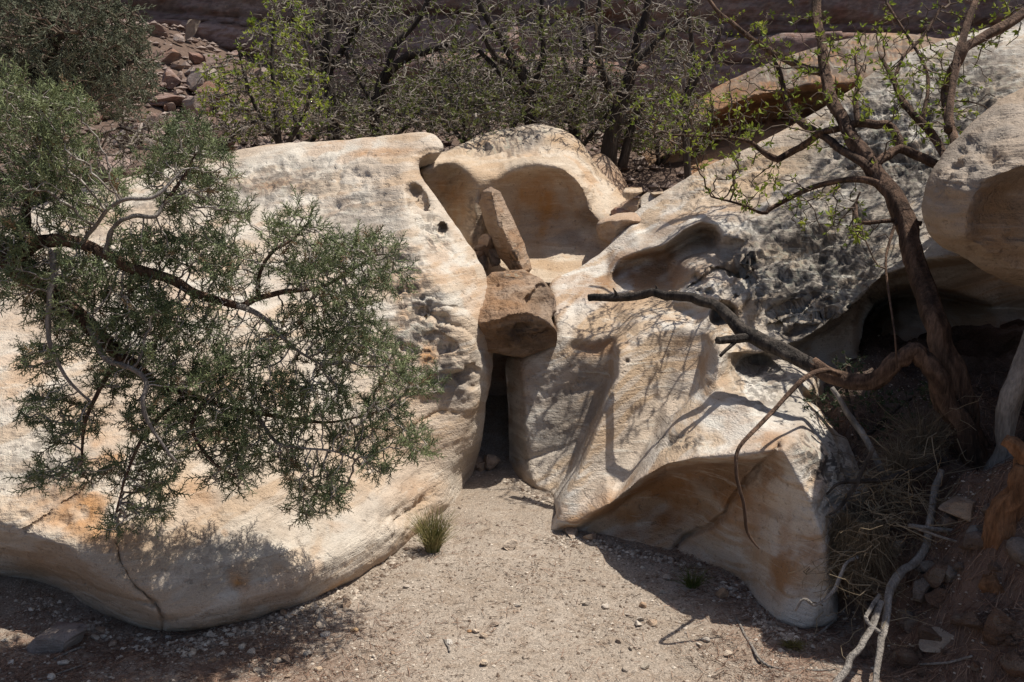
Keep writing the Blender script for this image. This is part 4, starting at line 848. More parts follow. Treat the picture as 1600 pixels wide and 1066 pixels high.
def place(m, tv, tf, P, D, S, rng, tint, roll=True):
    """many copies of one template (along +z) joined into one mesh"""
    n = len(P)
    if n == 0: return
    D = D / (np.linalg.norm(D, axis=1, keepdims=True) + 1e-9); h = rng.normal(size=(n, 3))
    u = np.cross(D, h); u /= np.linalg.norm(u, axis=1, keepdims=True) + 1e-9; w = np.cross(D, u)
    V = (tv[None, :, 0:1] * u[:, None] + tv[None, :, 1:2] * w[:, None] + tv[None, :, 2:3] * D[:, None]) * S[:, None, None] + P[:, None]
    F = (tf[None] + len(tv) * np.arange(n)[:, None, None]).reshape(-1, 3)
    m.add(V.reshape(-1, 3), t=F, tint=np.repeat(tint, len(tv)))
def sprig_template(rng, subs=11, subsub=3, r=0.016, length=1.0):
    """a juniper spray of unit length: stem, side shoots, shorter shoots on those"""
    V = []; F = []
    def cone(a, b, r0):
        a = np.array(a); b = np.array(b); d = b - a; L = np.linalg.norm(d); d /= L; h = np.array([0.3, 0.5, 0.8]); u = np.cross(d, h); u /= np.linalg.norm(u); w = np.cross(d, u); k = len(V)
        for j in range(3):
            c, s = math.cos(2.094 * j), math.sin(2.094 * j); V.append(a + (u * c + w * s) * r0)
        V.append(b); F.extend([(k, k + 1, k + 3), (k + 1, k + 2, k + 3), (k + 2, k, k + 3)])
    cone((0, 0, 0), (0, 0, length), r * 1.1); ph = rng.uniform(0, 6.28)
    for i in range(subs):
        z = 0.12 + 0.82 * i / subs; ph += 2.4; L = (0.48 - 0.30 * z) * rng.uniform(0.7, 1.25)
        el = math.radians(rng.uniform(35, 60)); d = np.array([math.cos(ph) * math.cos(el), math.sin(ph) * math.cos(el), math.sin(el)])
        a = np.array([0, 0, z]); b = a + d * L; cone(a, b, r)
        for k in range(subsub):
            t = (k + 0.6) / (subsub + 0.3); c = a + d * L * t; o = rng.normal(size=3); o -= d * (o @ d); o /= np.linalg.norm(o)
            e = d * 0.75 + o * 0.7; e /= np.linalg.norm(e); cone(c, c + e * L * rng.uniform(0.28, 0.5), r * 0.85)
    return np.array(V), np.array(F)
def leaf_template(rng, n=4, w=0.42):
    """little rosette of pointed folded leaves, unit length"""
    V = []; F = []
    for i in range(n):
        a = 2 * math.pi * i / n + rng.uniform(-0.4, 0.4); el = math.radians(rng.uniform(10, 65)); k = len(V)
        d = np.array([math.cos(a) * math.cos(el), math.sin(a) * math.cos(el), math.sin(el)]); s = np.array([-math.sin(a), math.cos(a), 0]); up = np.cross(s, d) * -1; L = rng.uniform(0.7, 1.1)
        V += [d * 0.08, d * L * 0.5 + s * w * L * 0.5 + up * 0.08, d * L, d * L * 0.5 - s * w * L * 0.5 + up * 0.08]; F += [(k, k + 1, k + 2), (k, k + 2, k + 3)]
    return np.array(V), np.array(F)
RT = np.random.RandomState(77)
SPRIGS = [sprig_template(RT, 10, 2, 0.027) for _ in range(6)]
COARSE = [sprig_template(RT, 8, 2, 0.035) for _ in range(4)]
LEAVES = [leaf_template(RT, k) for k in (3, 4, 5)]
def px_limb(pts):
    """(px, py, Y, radius in px) -> world points and radii in metres"""
    a = np.array(pts, float); P = at(a[:, 0], a[:, 1], a[:, 2]); return P, a[:, 3] * a[:, 2] / FPX
def px_cloud(clumps, dens, Yf, Ysp, rng):
    out = []
    for (cx, cy, rx, ry) in clumps:
        n = max(3, int(dens * rx * ry / 1000.0)); r = np.sqrt(rng.rand(n)); a = rng.uniform(0, 6.28, n)
        x = cx + rx * r * np.cos(a); y = cy + ry * r * np.sin(a)
        out.append(at(x, y, Yf(x, y) + Ysp * rng.uniform(-1, 1, n) * np.sqrt(np.clip(1 - r * r, 0.05, 1))))
    return np.concatenate(out)

# ---- juniper reaching in from the left
def near_juniper():
    rng = np.random.RandomState(31)
    base = (-2.35, 2.75, float(h_ground(-2.35, 2.75)))
    root = empty('juniper_tree', base)
    tag(root, 'juniper with scaly green sprays and grey twigs reaching across the pale boulder', 'juniper')
    limbs = {
     'trunk': ('bark_shaggy', [(-500, 1090, 2.74, 46), (-470, 820, 2.75, 42), (-370, 560, 2.76, 38), (-240, 380, 2.78, 33), (-110, 350, 2.78, 21.8), (-20, 380, 2.78, 18.7), (40, 428, 2.78, 16.4), (95, 472, 2.79, 14.8), (150, 520, 2.80, 13.3), (205, 568, 2.84, 10.1), (240, 598, 2.88, 7.8), (285, 612, 2.94, 5.5), (330, 628, 3.0, 4.7), (375, 640, 3.04, 4.3), (440, 652, 3.07, 3.1), (520, 660, 3.1, 2), (600, 640, 3.12, 1.2)]),
     'limb_a': ('bark_shaggy', [(20, 410, 2.78, 14), (45, 385, 2.76, 12), (85, 377, 2.74, 11), (125, 379, 2.74, 10), (160, 396, 2.75, 9), (210, 420, 2.78, 8.5), (270, 438, 2.82, 8), (310, 460, 2.86, 7), (370, 477, 2.9, 6), (405, 465, 2.93, 4.5), (450, 455, 2.96, 4), (505, 448, 3.0, 3), (545, 425, 3.03, 2.3), (590, 398, 3.06, 1.6)]),
     'limb_b': ('dead_wood', [(370, 477, 2.89, 5), (410, 495, 2.9, 4), (440, 525, 2.9, 3), (465, 548, 2.92, 2.4), (505, 572, 2.95, 1.6)]),
     'limb_c': ('dead_wood', [(82, 392, 2.72, 6), (84, 425, 2.70, 5.5), (79, 460, 2.68, 5), (75, 520, 2.66, 4), (88, 562, 2.66, 3.2), (112, 600, 2.66, 2.6), (142, 628, 2.68, 1.8)]),
     'limb_d': ('dead_wood', [(165, 396, 2.74, 5), (174, 362, 2.72, 4), (190, 344, 2.70, 3.6), (215, 337, 2.70, 3.4), (243, 338, 2.72, 3.2), (256, 318, 2.74, 3), (275, 308, 2.76, 3), (296, 296, 2.78, 2)]),
     'limb_e': ('dead_wood', [(128, 380, 2.73, 3.6), (150, 352, 2.69, 3.2), (170, 326, 2.67, 3.2), (200, 311, 2.66, 3.4), (238, 309, 2.66, 3), (262, 290, 2.68, 2.4), (284, 266, 2.72, 1.6)]),
     'limb_f': ('bark_shaggy', [(30, 400, 2.79, 9), (42, 365, 2.8, 8), (43, 320, 2.82, 7), (60, 265, 2.86, 5), (80, 215, 2.9, 3.5), (75, 170, 2.92, 2)]),
     'limb_g': ('dead_wood', [(140, 510, 2.77, 6), (165, 560, 2.72, 5), (205, 575, 2.70, 4.5), (228, 597, 2.68, 4), (224, 630, 2.66, 4), (235, 665, 2.65, 3.2), (258, 700, 2.65, 2.6), (276, 722, 2.66, 2)]),
     'limb_h': ('bark_shaggy', [(190, 555, 2.80, 5), (160, 600, 2.76, 4), (132, 660, 2.74, 3), (128, 720, 2.74, 2)]),
     'limb_i': ('dead_wood', [(400, 645, 2.94, 3.5), (430, 690, 2.9, 2.8), (470, 700, 2.9, 2.2), (520, 705, 2.92, 1.6), (560, 720, 2.95, 1)]),
     'limb_k': ('bark_shaggy', [(320, 626, 2.88, 4), (300, 670, 2.82, 3), (330, 720, 2.80, 2.2), (370, 745, 2.8, 1.5)]),
     'limb_l': ('bark_shaggy', [(405, 465, 2.93, 3.5), (405, 430, 2.94, 3), (425, 395, 2.95, 2.6), (455, 375, 2.97, 2), (480, 350, 3.0, 1.3)]),
     'limb_m': ('bark_shaggy', [(290, 618, 2.87, 5), (250, 650, 2.80, 4), (215, 700, 2.76, 3), (195, 750, 2.74, 2), (182, 800, 2.74, 1.4)]),
     'limb_n': ('bark_shaggy', [(256, 318, 2.74, 3), (285, 280, 2.78, 2.2), (305, 240, 2.8, 1.5)]),
    }
    seeds = []
    for k, (nm, (mat, pts)) in enumerate(limbs.items()):
        P, R = px_limb(pts); m = MB(); Q, _ = tube(m, P, R, 12 if nm == 'trunk' else 7, 0.35, 0.30 if nm == 'trunk' else 0.18, 100 + k, 6, 0.35)
        m.build('trunk' if nm == 'trunk' else 'limb', M[mat], root)
        seeds.append(Q[30:] if nm == 'trunk' else Q)
    seeds = np.concatenate(seeds)
    clumps = [(15, 205, 45, 50), (75, 190, 40, 55), (95, 255, 55, 50), (40, 290, 60, 45), (15, 150, 30, 30), (290, 225, 45, 40), (330, 265, 35, 45), (300, 305, 55, 40), (365, 335, 30, 22), (250, 270, 30, 30),
        (235, 395, 60, 38), (320, 395, 60, 40), (375, 430, 50, 40), (450, 372, 38, 35), (470, 345, 26, 22), (520, 400, 50, 35), (590, 388, 45, 22), (600, 430, 40, 28), (540, 470, 50, 40), (480, 430, 40, 40),
        (560, 530, 50, 40), (600, 560, 48, 30), (645, 597, 50, 24), (600, 640, 42, 30), (650, 690, 28, 22), (555, 685, 50, 28), (500, 620, 50, 40), (430, 600, 50, 42), (350, 580, 50, 42), (420, 540, 42, 40),
        (300, 500, 55, 40), (225, 480, 50, 45), (175, 430, 50, 40), (110, 425, 50, 40), (20, 375, 40, 40), (60, 560, 40, 24), (170, 590, 36, 30), (250, 650, 60, 40), (330, 670, 52, 40), (420, 700, 60, 36), (360, 742, 48, 26), (480, 742, 40, 28),
        (495, 785, 42, 26), (590, 722, 28, 22), (190, 740, 30, 26), (180, 820, 24, 20), (245, 720, 44, 34), (245, 765, 34, 22), (130, 660, 34, 28), (90, 690, 22, 18), (530, 752, 24, 24), (380, 680, 50, 40), (180, 300, 20, 18), (110, 340, 45, 35), (120, 170, 26, 26), (520, 560, 40, 40), (470, 510, 40, 36), (150, 510, 60, 45), (90, 465, 55, 45), (230, 555, 55, 45), (300, 600, 60, 45), (60, 640, 36, 26), (25, 430, 50, 40), (370, 640, 50, 40), (440, 660, 45, 35), (120, 735, 40, 26), (230, 800, 34, 20), (60, 745, 26, 18)]
    Yf = lambda x, y: 2.78 + 0.00055 * (x - 100)
    att = px_cloud(clumps, 70, Yf, 0.22, rng)
    pos, par, n0 = colonize(seeds, att, 0.022, 0.40, 0.019, 80, rng, 0.30, -0.05)
    r, kids = twig_radii(pos, par, n0, 0.0011, 2.1, 0.008)
    m = MB(); twigs(m, pos, par, n0, r, rng, 4); m.build('twigs', M['twig_pale'], root)['kind'] = 'stuff'
    i = np.arange(n0, len(pos)); i = i[(r[i] < 0.0024)]
    d = pos[i] - pos[par[i]]; d /= np.linalg.norm(d, axis=1, keepdims=True) + 1e-9
    m = MB(); pick = rng.randint(0, len(SPRIGS), len(i))
    pat = 0.5 + 0.8 * fbm(pos[i] * 6, 2, 3)                        # some twigs are bare and dead
    keep = rng.rand(len(i)) < np.clip(0.85 + 0.9 * (pat - 0.5), 0.12, 1.0)
    pat2 = 0.5 + 0.9 * fbm(pos[n0:] * 4.0, 2, 8); md = MB()
    i = np.concatenate([i, i]); d = np.concatenate([d, d]); keep = np.concatenate([keep, keep & (rng.rand(len(keep)) < 0.32)]); pick = rng.randint(0, len(SPRIGS), len(i))
    for k in range(len(SPRIGS)):
        s = (pick == k) & keep; j = i[s]
        dd = d[s] + 0.45 * rng.normal(size=(s.sum(), 3)); dd[:, 2] += 0.25
        sz = rng.uniform(0.024, 0.074, len(j)); tn = np.clip(rng.normal(0.45, 0.26, len(j)) + 0.5 * (pat2[j - n0] - 0.5), 0, 1); dead = rng.rand(len(j)) < 0.05
        for g, mm in ((~dead, m), (dead, md)): place(mm, *SPRIGS[k], pos[j][g], dd[g], sz[g], rng, tn[g])
    f = m.build('foliage', M['juniper_leaf'], root, smooth=False); f['kind'] = 'stuff'
    md.build('dead_foliage', M['dead_leaf'], root, smooth=False)['kind'] = 'stuff'
    print('juniper sprigs', keep.sum(), 'nodes', len(pos))
near_juniper()

# ---- generic tree from a few px limbs and a cloud
def grow_tree(name, label, cat, limbs, clumps, Yf, Ysp, dens, seed, bark, twigm, leafm, step, infl, kill, leaf=(0.02, 0.05), leafp=0.6, tmpl=None, tip=0.0018, group=None, lift=0.2, trunk_gnarl=0.6, jit=0.35, iters=90, rmax=0.02, grav=0.0, sides=8, cloud=None, mats={}):
    rng = np.random.RandomState(seed); P0, _ = px_limb(limbs[0][:1]); b = P0[0]; b = (b[0], b[1], float(h_ground(b[0], b[1])) - 0.02)
    root = empty(name, b); tag(root, label, cat, group); seeds = []
    for k, pts in enumerate(limbs):
        P, R = px_limb(pts)
        if k == 0: P[0] = b
        m = MB(); Q, _ = tube(m, P, R, sides + 2 if k == 0 else sides, 0.4, 0.22, seed * 10 + k, 5, trunk_gnarl); m.build('trunk' if k == 0 else 'limb', M[mats.get(k, bark)], root)
        seeds.append(Q[len(Q) // 4:] if k == 0 else Q)
    att = px_cloud(clumps, dens, Yf, Ysp, rng)
    if cloud is not None: att = np.concatenate([att, cloud])
    att = att[att[:, 2] > h_ground(att[:, 0], att[:, 1]) + 0.03]
    pos, par, n0 = colonize(np.concatenate(seeds), att, step, infl, kill, iters, rng, jit, grav)
    r, kids = twig_radii(pos, par, n0, tip, 2.2, rmax)
    m = MB(); twigs(m, pos, par, n0, r, rng, 4); m.build('twigs', M[twigm], root)['kind'] = 'stuff'
    i = np.arange(n0, len(pos)); i = i[r[i] < tip * 2.4]; i = i[rng.rand(len(i)) < leafp]
    d = pos[i] - pos[par[i]]; d /= np.linalg.norm(d, axis=1, keepdims=True) + 1e-9; d = d + 0.5 * rng.normal(size=d.shape); d[:, 2] += lift
    T = tmpl or LEAVES; m = MB(); pick = rng.randint(0, len(T), len(i))
    for k in range(len(T)):
        j = pick == k; place(m, *T[k], pos[i[j]], d[j], rng.uniform(leaf[0], leaf[1], j.sum()), rng, np.clip(rng.normal(0.5, 0.25, j.sum()), 0, 1))
    if len(i):
        f = m.build('foliage', M[leafm], root, smooth=False); f['kind'] = 'stuff'
    print(name, 'nodes', len(pos), 'leaves', len(i))
    return root

# ---- twisted shaggy tree on the right bank
Yr = lambda x, y: 3.36 + (520 - y) / 440 * 1.15 + 0.55 * np.clip((1345 - x) / 110, 0, 1)
grow_tree('twisted_tree', 'twisted shaggy barked tree with sparse yellow green leaves and a long dead arm', 'tree',
    [[(1552, 772, 3.3, 24.5), (1532, 715, 3.32, 21.6), (1508, 645, 3.34, 20.2), (1484, 570, 3.36, 18.7), (1462, 500, 3.41, 17.3), (1440, 430, 3.6, 15.8), (1418, 365, 3.77, 15.8), (1390, 300, 3.93, 14.4), (1352, 242, 4.09, 12.2), (1318, 190, 4.35, 10.1), (1296, 140, 4.59, 8.6), (1284, 85, 4.8, 7.2), (1278, 30, 4.97, 6.5), (1268, -60, 5.26, 6.8), (1250, -200, 5.71, 4.2)],
     [(1548, 765, 3.26, 21.6), (1520, 705, 3.26, 19.4), (1488, 640, 3.27, 18), (1460, 585, 3.28, 16.6), (1440, 556, 3.3, 14.4), (1424, 548, 3.31, 13), (1408, 560, 3.32, 13), (1385, 585, 3.34, 13.7), (1350, 598, 3.4, 13), (1310, 590, 3.46, 12.2), (1268, 570, 3.53, 11.5)],
     [(1290, 580, 3.5, 10.8), (1268, 570, 3.53, 11.9), (1222, 546, 3.62, 12.2), (1175, 526, 3.74, 11.5), (1150, 506, 3.82, 10.1), (1126, 481, 3.9, 8.6), (1090, 468, 4.02, 7.9), (1050, 463, 4.12, 7.2), (1020, 458, 4.2, 6.5), (970, 464, 4.3, 6.4), (921, 466, 4.4, 5.5)],
     [(1175, 527, 3.74, 7.2), (1150, 530, 3.72, 6.8), (1120, 532, 3.7, 6)], [(1150, 533, 3.72, 3.4), (1126, 556, 3.66, 2.5)], [(1030, 460, 4.18, 3.4), (1024, 446, 4.18, 0.8)], [(965, 463, 4.31, 3.4), (958, 450, 4.3, 0.8)],
     [(1318, 588, 3.45, 5.1), (1290, 580, 3.4, 4.2), (1260, 590, 3.28, 3.9), (1222, 628, 3.18, 3.7), (1188, 662, 3.08, 3.6), (1156, 700, 3, 3.4), (1150, 738, 2.97, 3.1), (1162, 788, 2.96, 2.9), (1168, 832, 2.96, 2.7), (1186, 858, 2.96, 1)],
     [(1372, 276, 4, 6.5), (1345, 255, 4.05, 6.8), (1298, 221, 4.38, 6), (1249, 190, 4.82, 5.1), (1232, 162, 4.97, 4.2), (1219, 118, 5.08, 3.4), (1205, 88, 5.16, 2.1)],
     [(1360, 262, 4.03, 6.5), (1388, 244, 4.08, 6.5), (1411, 232, 4.11, 6.5), (1452, 254, 4.06, 6.5), (1480, 262, 4.03, 6.8), (1520, 300, 3.68, 6.8)],
     [(1411, 234, 4.11, 6.8), (1396, 200, 4.2, 6), (1370, 196, 4.21, 6), (1330, 195, 4.29, 6), (1282, 210, 4.49, 5.5), (1242, 234, 4.75, 5.1), (1214, 250, 4.74, 4.7), (1190, 236, 4.77, 3.8), (1168, 220, 4.81, 3), (1125, 214, 4.83, 2.2), (1050, 212, 4.84, 1.4)],
     [(1284, 112, 4.73, 6.8), (1258, 106, 4.88, 6), (1212, 84, 5.17, 5.1), (1185, 68, 5.21, 4.2), (1155, 44, 5.27, 3.4), (1124, 20, 5.34, 2.9), (1100, -10, 5.42, 2.5)],
     [(1395, 300, 3.93, 6), (1350, 280, 3.99, 5.1), (1284, 288, 4.28, 4.2), (1246, 304, 4.54, 3.8), (1209, 324, 4.54, 3.4), (1192, 333, 4.52, 2.5), (1161, 321, 4.55, 2.1), (1111, 307, 4.59, 1.4)],
     [(1500, 290, 3.71, 6.5), (1470, 230, 4.12, 6), (1442, 193, 4.21, 5.5), (1411, 159, 4.3, 5.1), (1398, 128, 4.38, 3.8), (1376, 88, 4.49, 2.5)], [(1520, 310, 3.66, 7.2), (1490, 215, 3.91, 6.5), (1476, 150, 4.33, 6.8), (1500, 90, 4.23, 6.8), (1533, 60, 4.31, 6.8), (1600, 20, 4.42, 6.8), (1680, -30, 4.55, 5.1)],
     [(1482, 205, 3.93, 6), (1487, 145, 4.09, 5.5), (1496, 95, 4.22, 5.1), (1506, 50, 4.34, 5.1), (1528, -10, 4.5, 4.2)], [(1398, 128, 4.38, 3.4), (1410, 90, 4.48, 2.5), (1440, 60, 4.56, 2.2), (1472, 10, 4.69, 1.7)], [(1440, 192, 4.22, 3.4), (1450, 120, 4.41, 2.5), (1420, 60, 4.56, 2.1), (1385, 5, 4.71, 1.7)],
     [(1440, 350, 3.8, 4.2), (1400, 345, 3.82, 3.4), (1345, 348, 3.81, 2.9), (1338, 320, 3.92, 2.2), (1344, 300, 3.94, 1.4)], [(1340, 195, 4.24, 4.2), (1338, 150, 4.37, 3.4), (1340, 120, 4.44, 2.5), (1336, 85, 4.54, 1.7)], [(1400, 345, 3.82, 2.5), (1385, 400, 3.67, 2), (1388, 450, 3.54, 1.7), (1398, 520, 3.26, 1.5), (1402, 575, 3.25, 1.2)]],
    [(1040, 180, 60, 60), (1110, 150, 60, 80), (1130, 230, 70, 50), (1180, 170, 60, 60), (1240, 60, 70, 60), (1170, 60, 50, 50), (1200, 290, 80, 40), (1280, 330, 60, 40), (1270, 180, 50, 50), (1340, 110, 60, 80), (1400, 60, 60, 60), (1450, 120, 60, 80), (1540, 40, 70, 50), (1500, 160, 60, 60), (1330, 350, 40, 40), (1420, 200, 50, 40), (1240, 120, 40, 40), (1480, -120, 130, 110), (1640, -100, 120, 120), (1600, -300, 160, 120)],
    Yr, 0.45, 16.0, 41, 'bark_shaggy', 'twig_brown', 'young_leaf', 0.035, 1.0, 0.036, (0.016, 0.038), 0.46, None, 0.0019, None, 0.3, 0.5, 0.38, 90, 0.008, 0, 16, None, {2: 'bark_char', 3: 'bark_char', 4: 'bark_char', 5: 'bark_char', 6: 'bark_char'})

# ---- trees along the foot of the canyon wall
def Yc(v): return lambda x, y: v + 0.0 * x
far = [
 ('far_tree', 'bare dark tree with forked leaning trunk left of centre before the cliff', [[(525, 232, 8.3, 11), (518, 150, 8.3, 9), (508, 90, 8.3, 8), (515, 30, 8.3, 6), (500, -60, 8.3, 4)], [(515, 110, 8.3, 6), (545, 60, 8.2, 5), (580, 10, 8.1, 4), (600, -50, 8.1, 3)], [(510, 90, 8.3, 5), (470, 40, 8.4, 4), (440, -30, 8.4, 2)]], [(520, 60, 110, 100), (500, 150, 100, 70), (560, 20, 90, 60)], 8.3),
 ('far_tree', 'low spreading dark tree with curving arms above the left boulder', [[(585, 232, 8.0, 9), (588, 170, 8.0, 8), (610, 110, 8.0, 7), (650, 85, 7.95, 6), (700, 68, 7.9, 4)], [(600, 130, 8, 6), (620, 70, 8, 5), (655, 30, 8, 4), (680, -30, 8, 3)], [(588, 170, 8, 5), (560, 120, 8.1, 4), (540, 80, 8.1, 3)]], [(640, 80, 110, 80), (620, 160, 110, 60), (700, 110, 70, 60)], 8.0),
 ('far_tree', 'leaning slender tree rising behind the hollowed boulder', [[(838, 210, 7.8, 11), (828, 160, 7.8, 9), (810, 105, 7.8, 8), (785, 60, 7.75, 6), (755, 20, 7.7, 5), (740, -40, 7.7, 4)], [(825, 150, 7.8, 6), (850, 90, 7.8, 5), (845, 40, 7.8, 4), (850, -40, 7.8, 3)], [(810, 105, 7.8, 6), (775, 90, 7.7, 5), (750, 40, 7.6, 3)], [(830, 180, 7.8, 5), (785, 120, 7.7, 4), (740, 70, 7.7, 3)]], [(780, 70, 90, 90), (840, 80, 70, 90), (750, 150, 80, 60), (850, 160, 70, 50)], 7.8),
 ('far_tree', 'dark trunked tree standing right of the hollowed boulder crest', [[(948, 250, 7.7, 14), (960, 200, 7.7, 12), (978, 140, 7.7, 10), (992, 80, 7.7, 8), (1010, 20, 7.7, 6), (1020, -60, 7.7, 4)], [(970, 170, 7.7, 7), (940, 110, 7.65, 6), (935, 50, 7.6, 5), (940, -20, 7.6, 3)], [(985, 110, 7.7, 6), (1030, 60, 7.7, 5), (1070, 30, 7.7, 3)], [(972, 262, 7.75, 8), (985, 200, 7.75, 6), (1000, 160, 7.75, 4)]], [(960, 60, 90, 90), (1010, 120, 90, 70), (930, 150, 60, 60), (1050, 60, 70, 70), (1060, 170, 60, 50)], 7.7),
 ('far_tree', 'pale twigged small tree filling the gap left of the dark trunked tree', [[(905, 225, 8.6, 7), (900, 160, 8.6, 6), (915, 100, 8.6, 5), (910, 30, 8.6, 4), (915, -50, 8.6, 3)], [(900, 150, 8.6, 4), (880, 90, 8.6, 3), (870, 20, 8.6, 2)]], [(900, 110, 70, 90), (880, 180, 70, 40)], 8.6),
 ('far_tree', 'thin grey twigged tree beside the rock shelf at upper right', [[(1080, 240, 7.4, 6), (1070, 170, 7.4, 5), (1085, 100, 7.4, 4), (1075, 20, 7.4, 3), (1080, -40, 7.4, 2)], [(1075, 150, 7.4, 4), (1110, 90, 7.4, 3), (1130, 40, 7.4, 2)]], [(1080, 90, 60, 90), (1060, 200, 60, 50)], 7.4),
]
for k, (nm, lab, limbs, clumps, yv) in enumerate(far):
    grow_tree(nm, lab, 'tree', limbs, clumps, Yc(yv), 1.1, [95, 50, 85, 60, 40, 45][k], 50 + k, 'bark_dark', 'twig_grey', 'olive_leaf', 0.06, 1.2, 0.042, (0.022, 0.046), [0.10, 0.30, 0.34, 0.12, 0.25, 0.2][k], None, 0.0021, 'trees at the foot of the canyon wall', 0.2, 0.5, 0.20, 60, 0.016, 0.22, 7)
bushes = [('leafy_bush', 'upright bush with bright yellow green leaves left of the bare trees', [[(440, 235, 7.2, 5), (430, 160, 7.2, 4), (425, 90, 7.2, 3), (430, 20, 7.2, 2)], [(440, 230, 7.2, 4), (400, 170, 7.2, 3), (380, 110, 7.2, 2), (370, 60, 7.2, 1.5)], [(445, 230, 7.2, 4), (480, 170, 7.2, 3), (485, 110, 7.2, 2), (470, 40, 7.2, 1.5)]], [(420, 120, 60, 90), (380, 160, 60, 60), (470, 150, 50, 70), (440, 40, 50, 50), (340, 140, 40, 50)], 7.2, 'young_leaf', 0.5, 12),
    ('tangled_bush', 'dense tangle of grey twigs low behind the left boulder rim', [[(600, 235, 7.6, 4), (590, 200, 7.6, 3), (580, 160, 7.6, 2)], [(600, 235, 7.6, 4), (640, 190, 7.6, 3), (660, 160, 7.6, 2)]], [(600, 185, 90, 40), (680, 180, 70, 35), (540, 195, 60, 35)], 7.6, 'olive_leaf', 0.30, 18),
    ('tangled_bush', 'dense tangle of grey twigs between the two boulder crests', [[(730, 235, 7.5, 4), (725, 190, 7.5, 3), (735, 150, 7.5, 2)], [(735, 235, 7.5, 4), (700, 190, 7.5, 3), (690, 160, 7.5, 2)]], [(720, 185, 70, 40), (770, 165, 60, 35), (660, 150, 60, 35)], 7.5, 'olive_leaf', 0.35, 18),
    ('tangled_bush', 'dense tangle of grey twigs under the dark trunked tree', [[(900, 235, 8.2, 4), (890, 190, 8.2, 3), (880, 160, 8.2, 2)], [(905, 235, 8.2, 4), (940, 190, 8.2, 3), (960, 160, 8.2, 2)]], [(890, 190, 70, 35), (960, 200, 60, 40), (1020, 210, 50, 40)], 8.2, 'olive_leaf', 0.25, 18),
    ('tangled_bush', 'dark thorny bush at the left of the boulder top below the scree', [[(330, 250, 7.0, 4), (300, 205, 7.0, 3), (270, 175, 7.0, 2)], [(335, 250, 7.0, 4), (370, 205, 7.0, 3), (400, 190, 7.0, 2)], [(325, 250, 7.0, 4), (240, 215, 7.0, 3), (190, 200, 7.0, 2)]], [(290, 205, 80, 35), (380, 205, 60, 30), (210, 210, 60, 40), (170, 240, 50, 40)], 7.0, 'olive_leaf', 0.12, 12)]
bushes += [('tangled_bush', 'grey green brush filling the foot of the cliff left of the forked tree', [[(470, 235, 9.2, 4), (460, 180, 9.2, 3), (470, 130, 9.2, 2)], [(475, 235, 9.2, 4), (520, 180, 9.2, 3), (540, 140, 9.2, 2)]], [(480, 170, 90, 50), (560, 170, 80, 50), (400, 170, 60, 50)], 9.2, 'olive_leaf', 0.45, 14),
    ('tangled_bush', 'grey green brush filling the foot of the cliff behind the slender tree', [[(770, 235, 9.2, 4), (760, 170, 9.2, 3), (770, 120, 9.2, 2)], [(775, 235, 9.2, 4), (820, 170, 9.2, 3), (840, 130, 9.2, 2)]], [(760, 150, 90, 60), (850, 150, 80, 60), (690, 150, 60, 60)], 9.2, 'olive_leaf', 0.45, 14),
    ('tangled_bush', 'grey brush between the dark trunked tree and the rock shelf', [[(1030, 260, 8.2, 4), (1025, 200, 8.2, 3), (1035, 150, 8.2, 2)], [(1030, 260, 8.2, 4), (1070, 210, 8.2, 3), (1090, 170, 8.2, 2)]], [(1020, 190, 60, 60), (1080, 200, 50, 50), (960, 160, 50, 50)], 8.2, 'olive_leaf', 0.35, 14)]
for k, (nm, lab, limbs, clumps, yv, lm, lp, dn) in enumerate(bushes):
    grow_tree(nm, lab, 'bush', limbs, clumps, Yc(yv), 0.9, dn * 8, 70 + k, 'bark_dark', 'twig_grey', lm, 0.045, 1.2, 0.036, (0.022, 0.044), lp * 0.8, None, 0.0020, 'bushes behind the boulders', 0.3, 0.4, 0.22, 60, 0.009, 0.15, 5)
# ---- grey green evergreen upper left
grow_tree('evergreen_tree', 'grey green evergreen with dense needles crowding the upper left corner', 'tree',
    [[(60, 330, 6.5, 22), (70, 230, 6.5, 20), (75, 150, 6.5, 18), (70, 60, 6.5, 14), (60, -60, 6.5, 10), (60, -200, 6.5, 5)], [(72, 190, 6.5, 9), (120, 140, 6.4, 7), (180, 110, 6.3, 4), (220, 90, 6.3, 2)], [(72, 140, 6.5, 9), (30, 90, 6.4, 7), (-20, 60, 6.3, 4)], [(70, 80, 6.5, 8), (120, 40, 6.4, 6), (170, 20, 6.3, 3)], [(74, 160, 6.5, 8), (100, 150, 6.2, 6), (130, 170, 6.0, 3)], [(70, 100, 6.5, 8), (90, 60, 6.2, 6), (110, 50, 6.0, 3)]],
    [(30, 30, 80, 70), (110, 30, 80, 60), (170, 50, 60, 50), (200, 100, 45, 40), (60, 110, 80, 50), (130, 120, 60, 45), (180, 150, 50, 35), (20, 170, 50, 40), (230, 130, 20, 20), (90, 170, 50, 30), (140, 70, 60, 50)],
    Yc(6.4), 0.6, 70, 90, 'bark_dark', 'twig_brown', 'far_leaf', 0.05, 1.2, 0.04, (0.07, 0.13), 0.95, COARSE, 0.0028, None, 0.3, 0.4, 0.3, 60, 0.014, 0, 7)

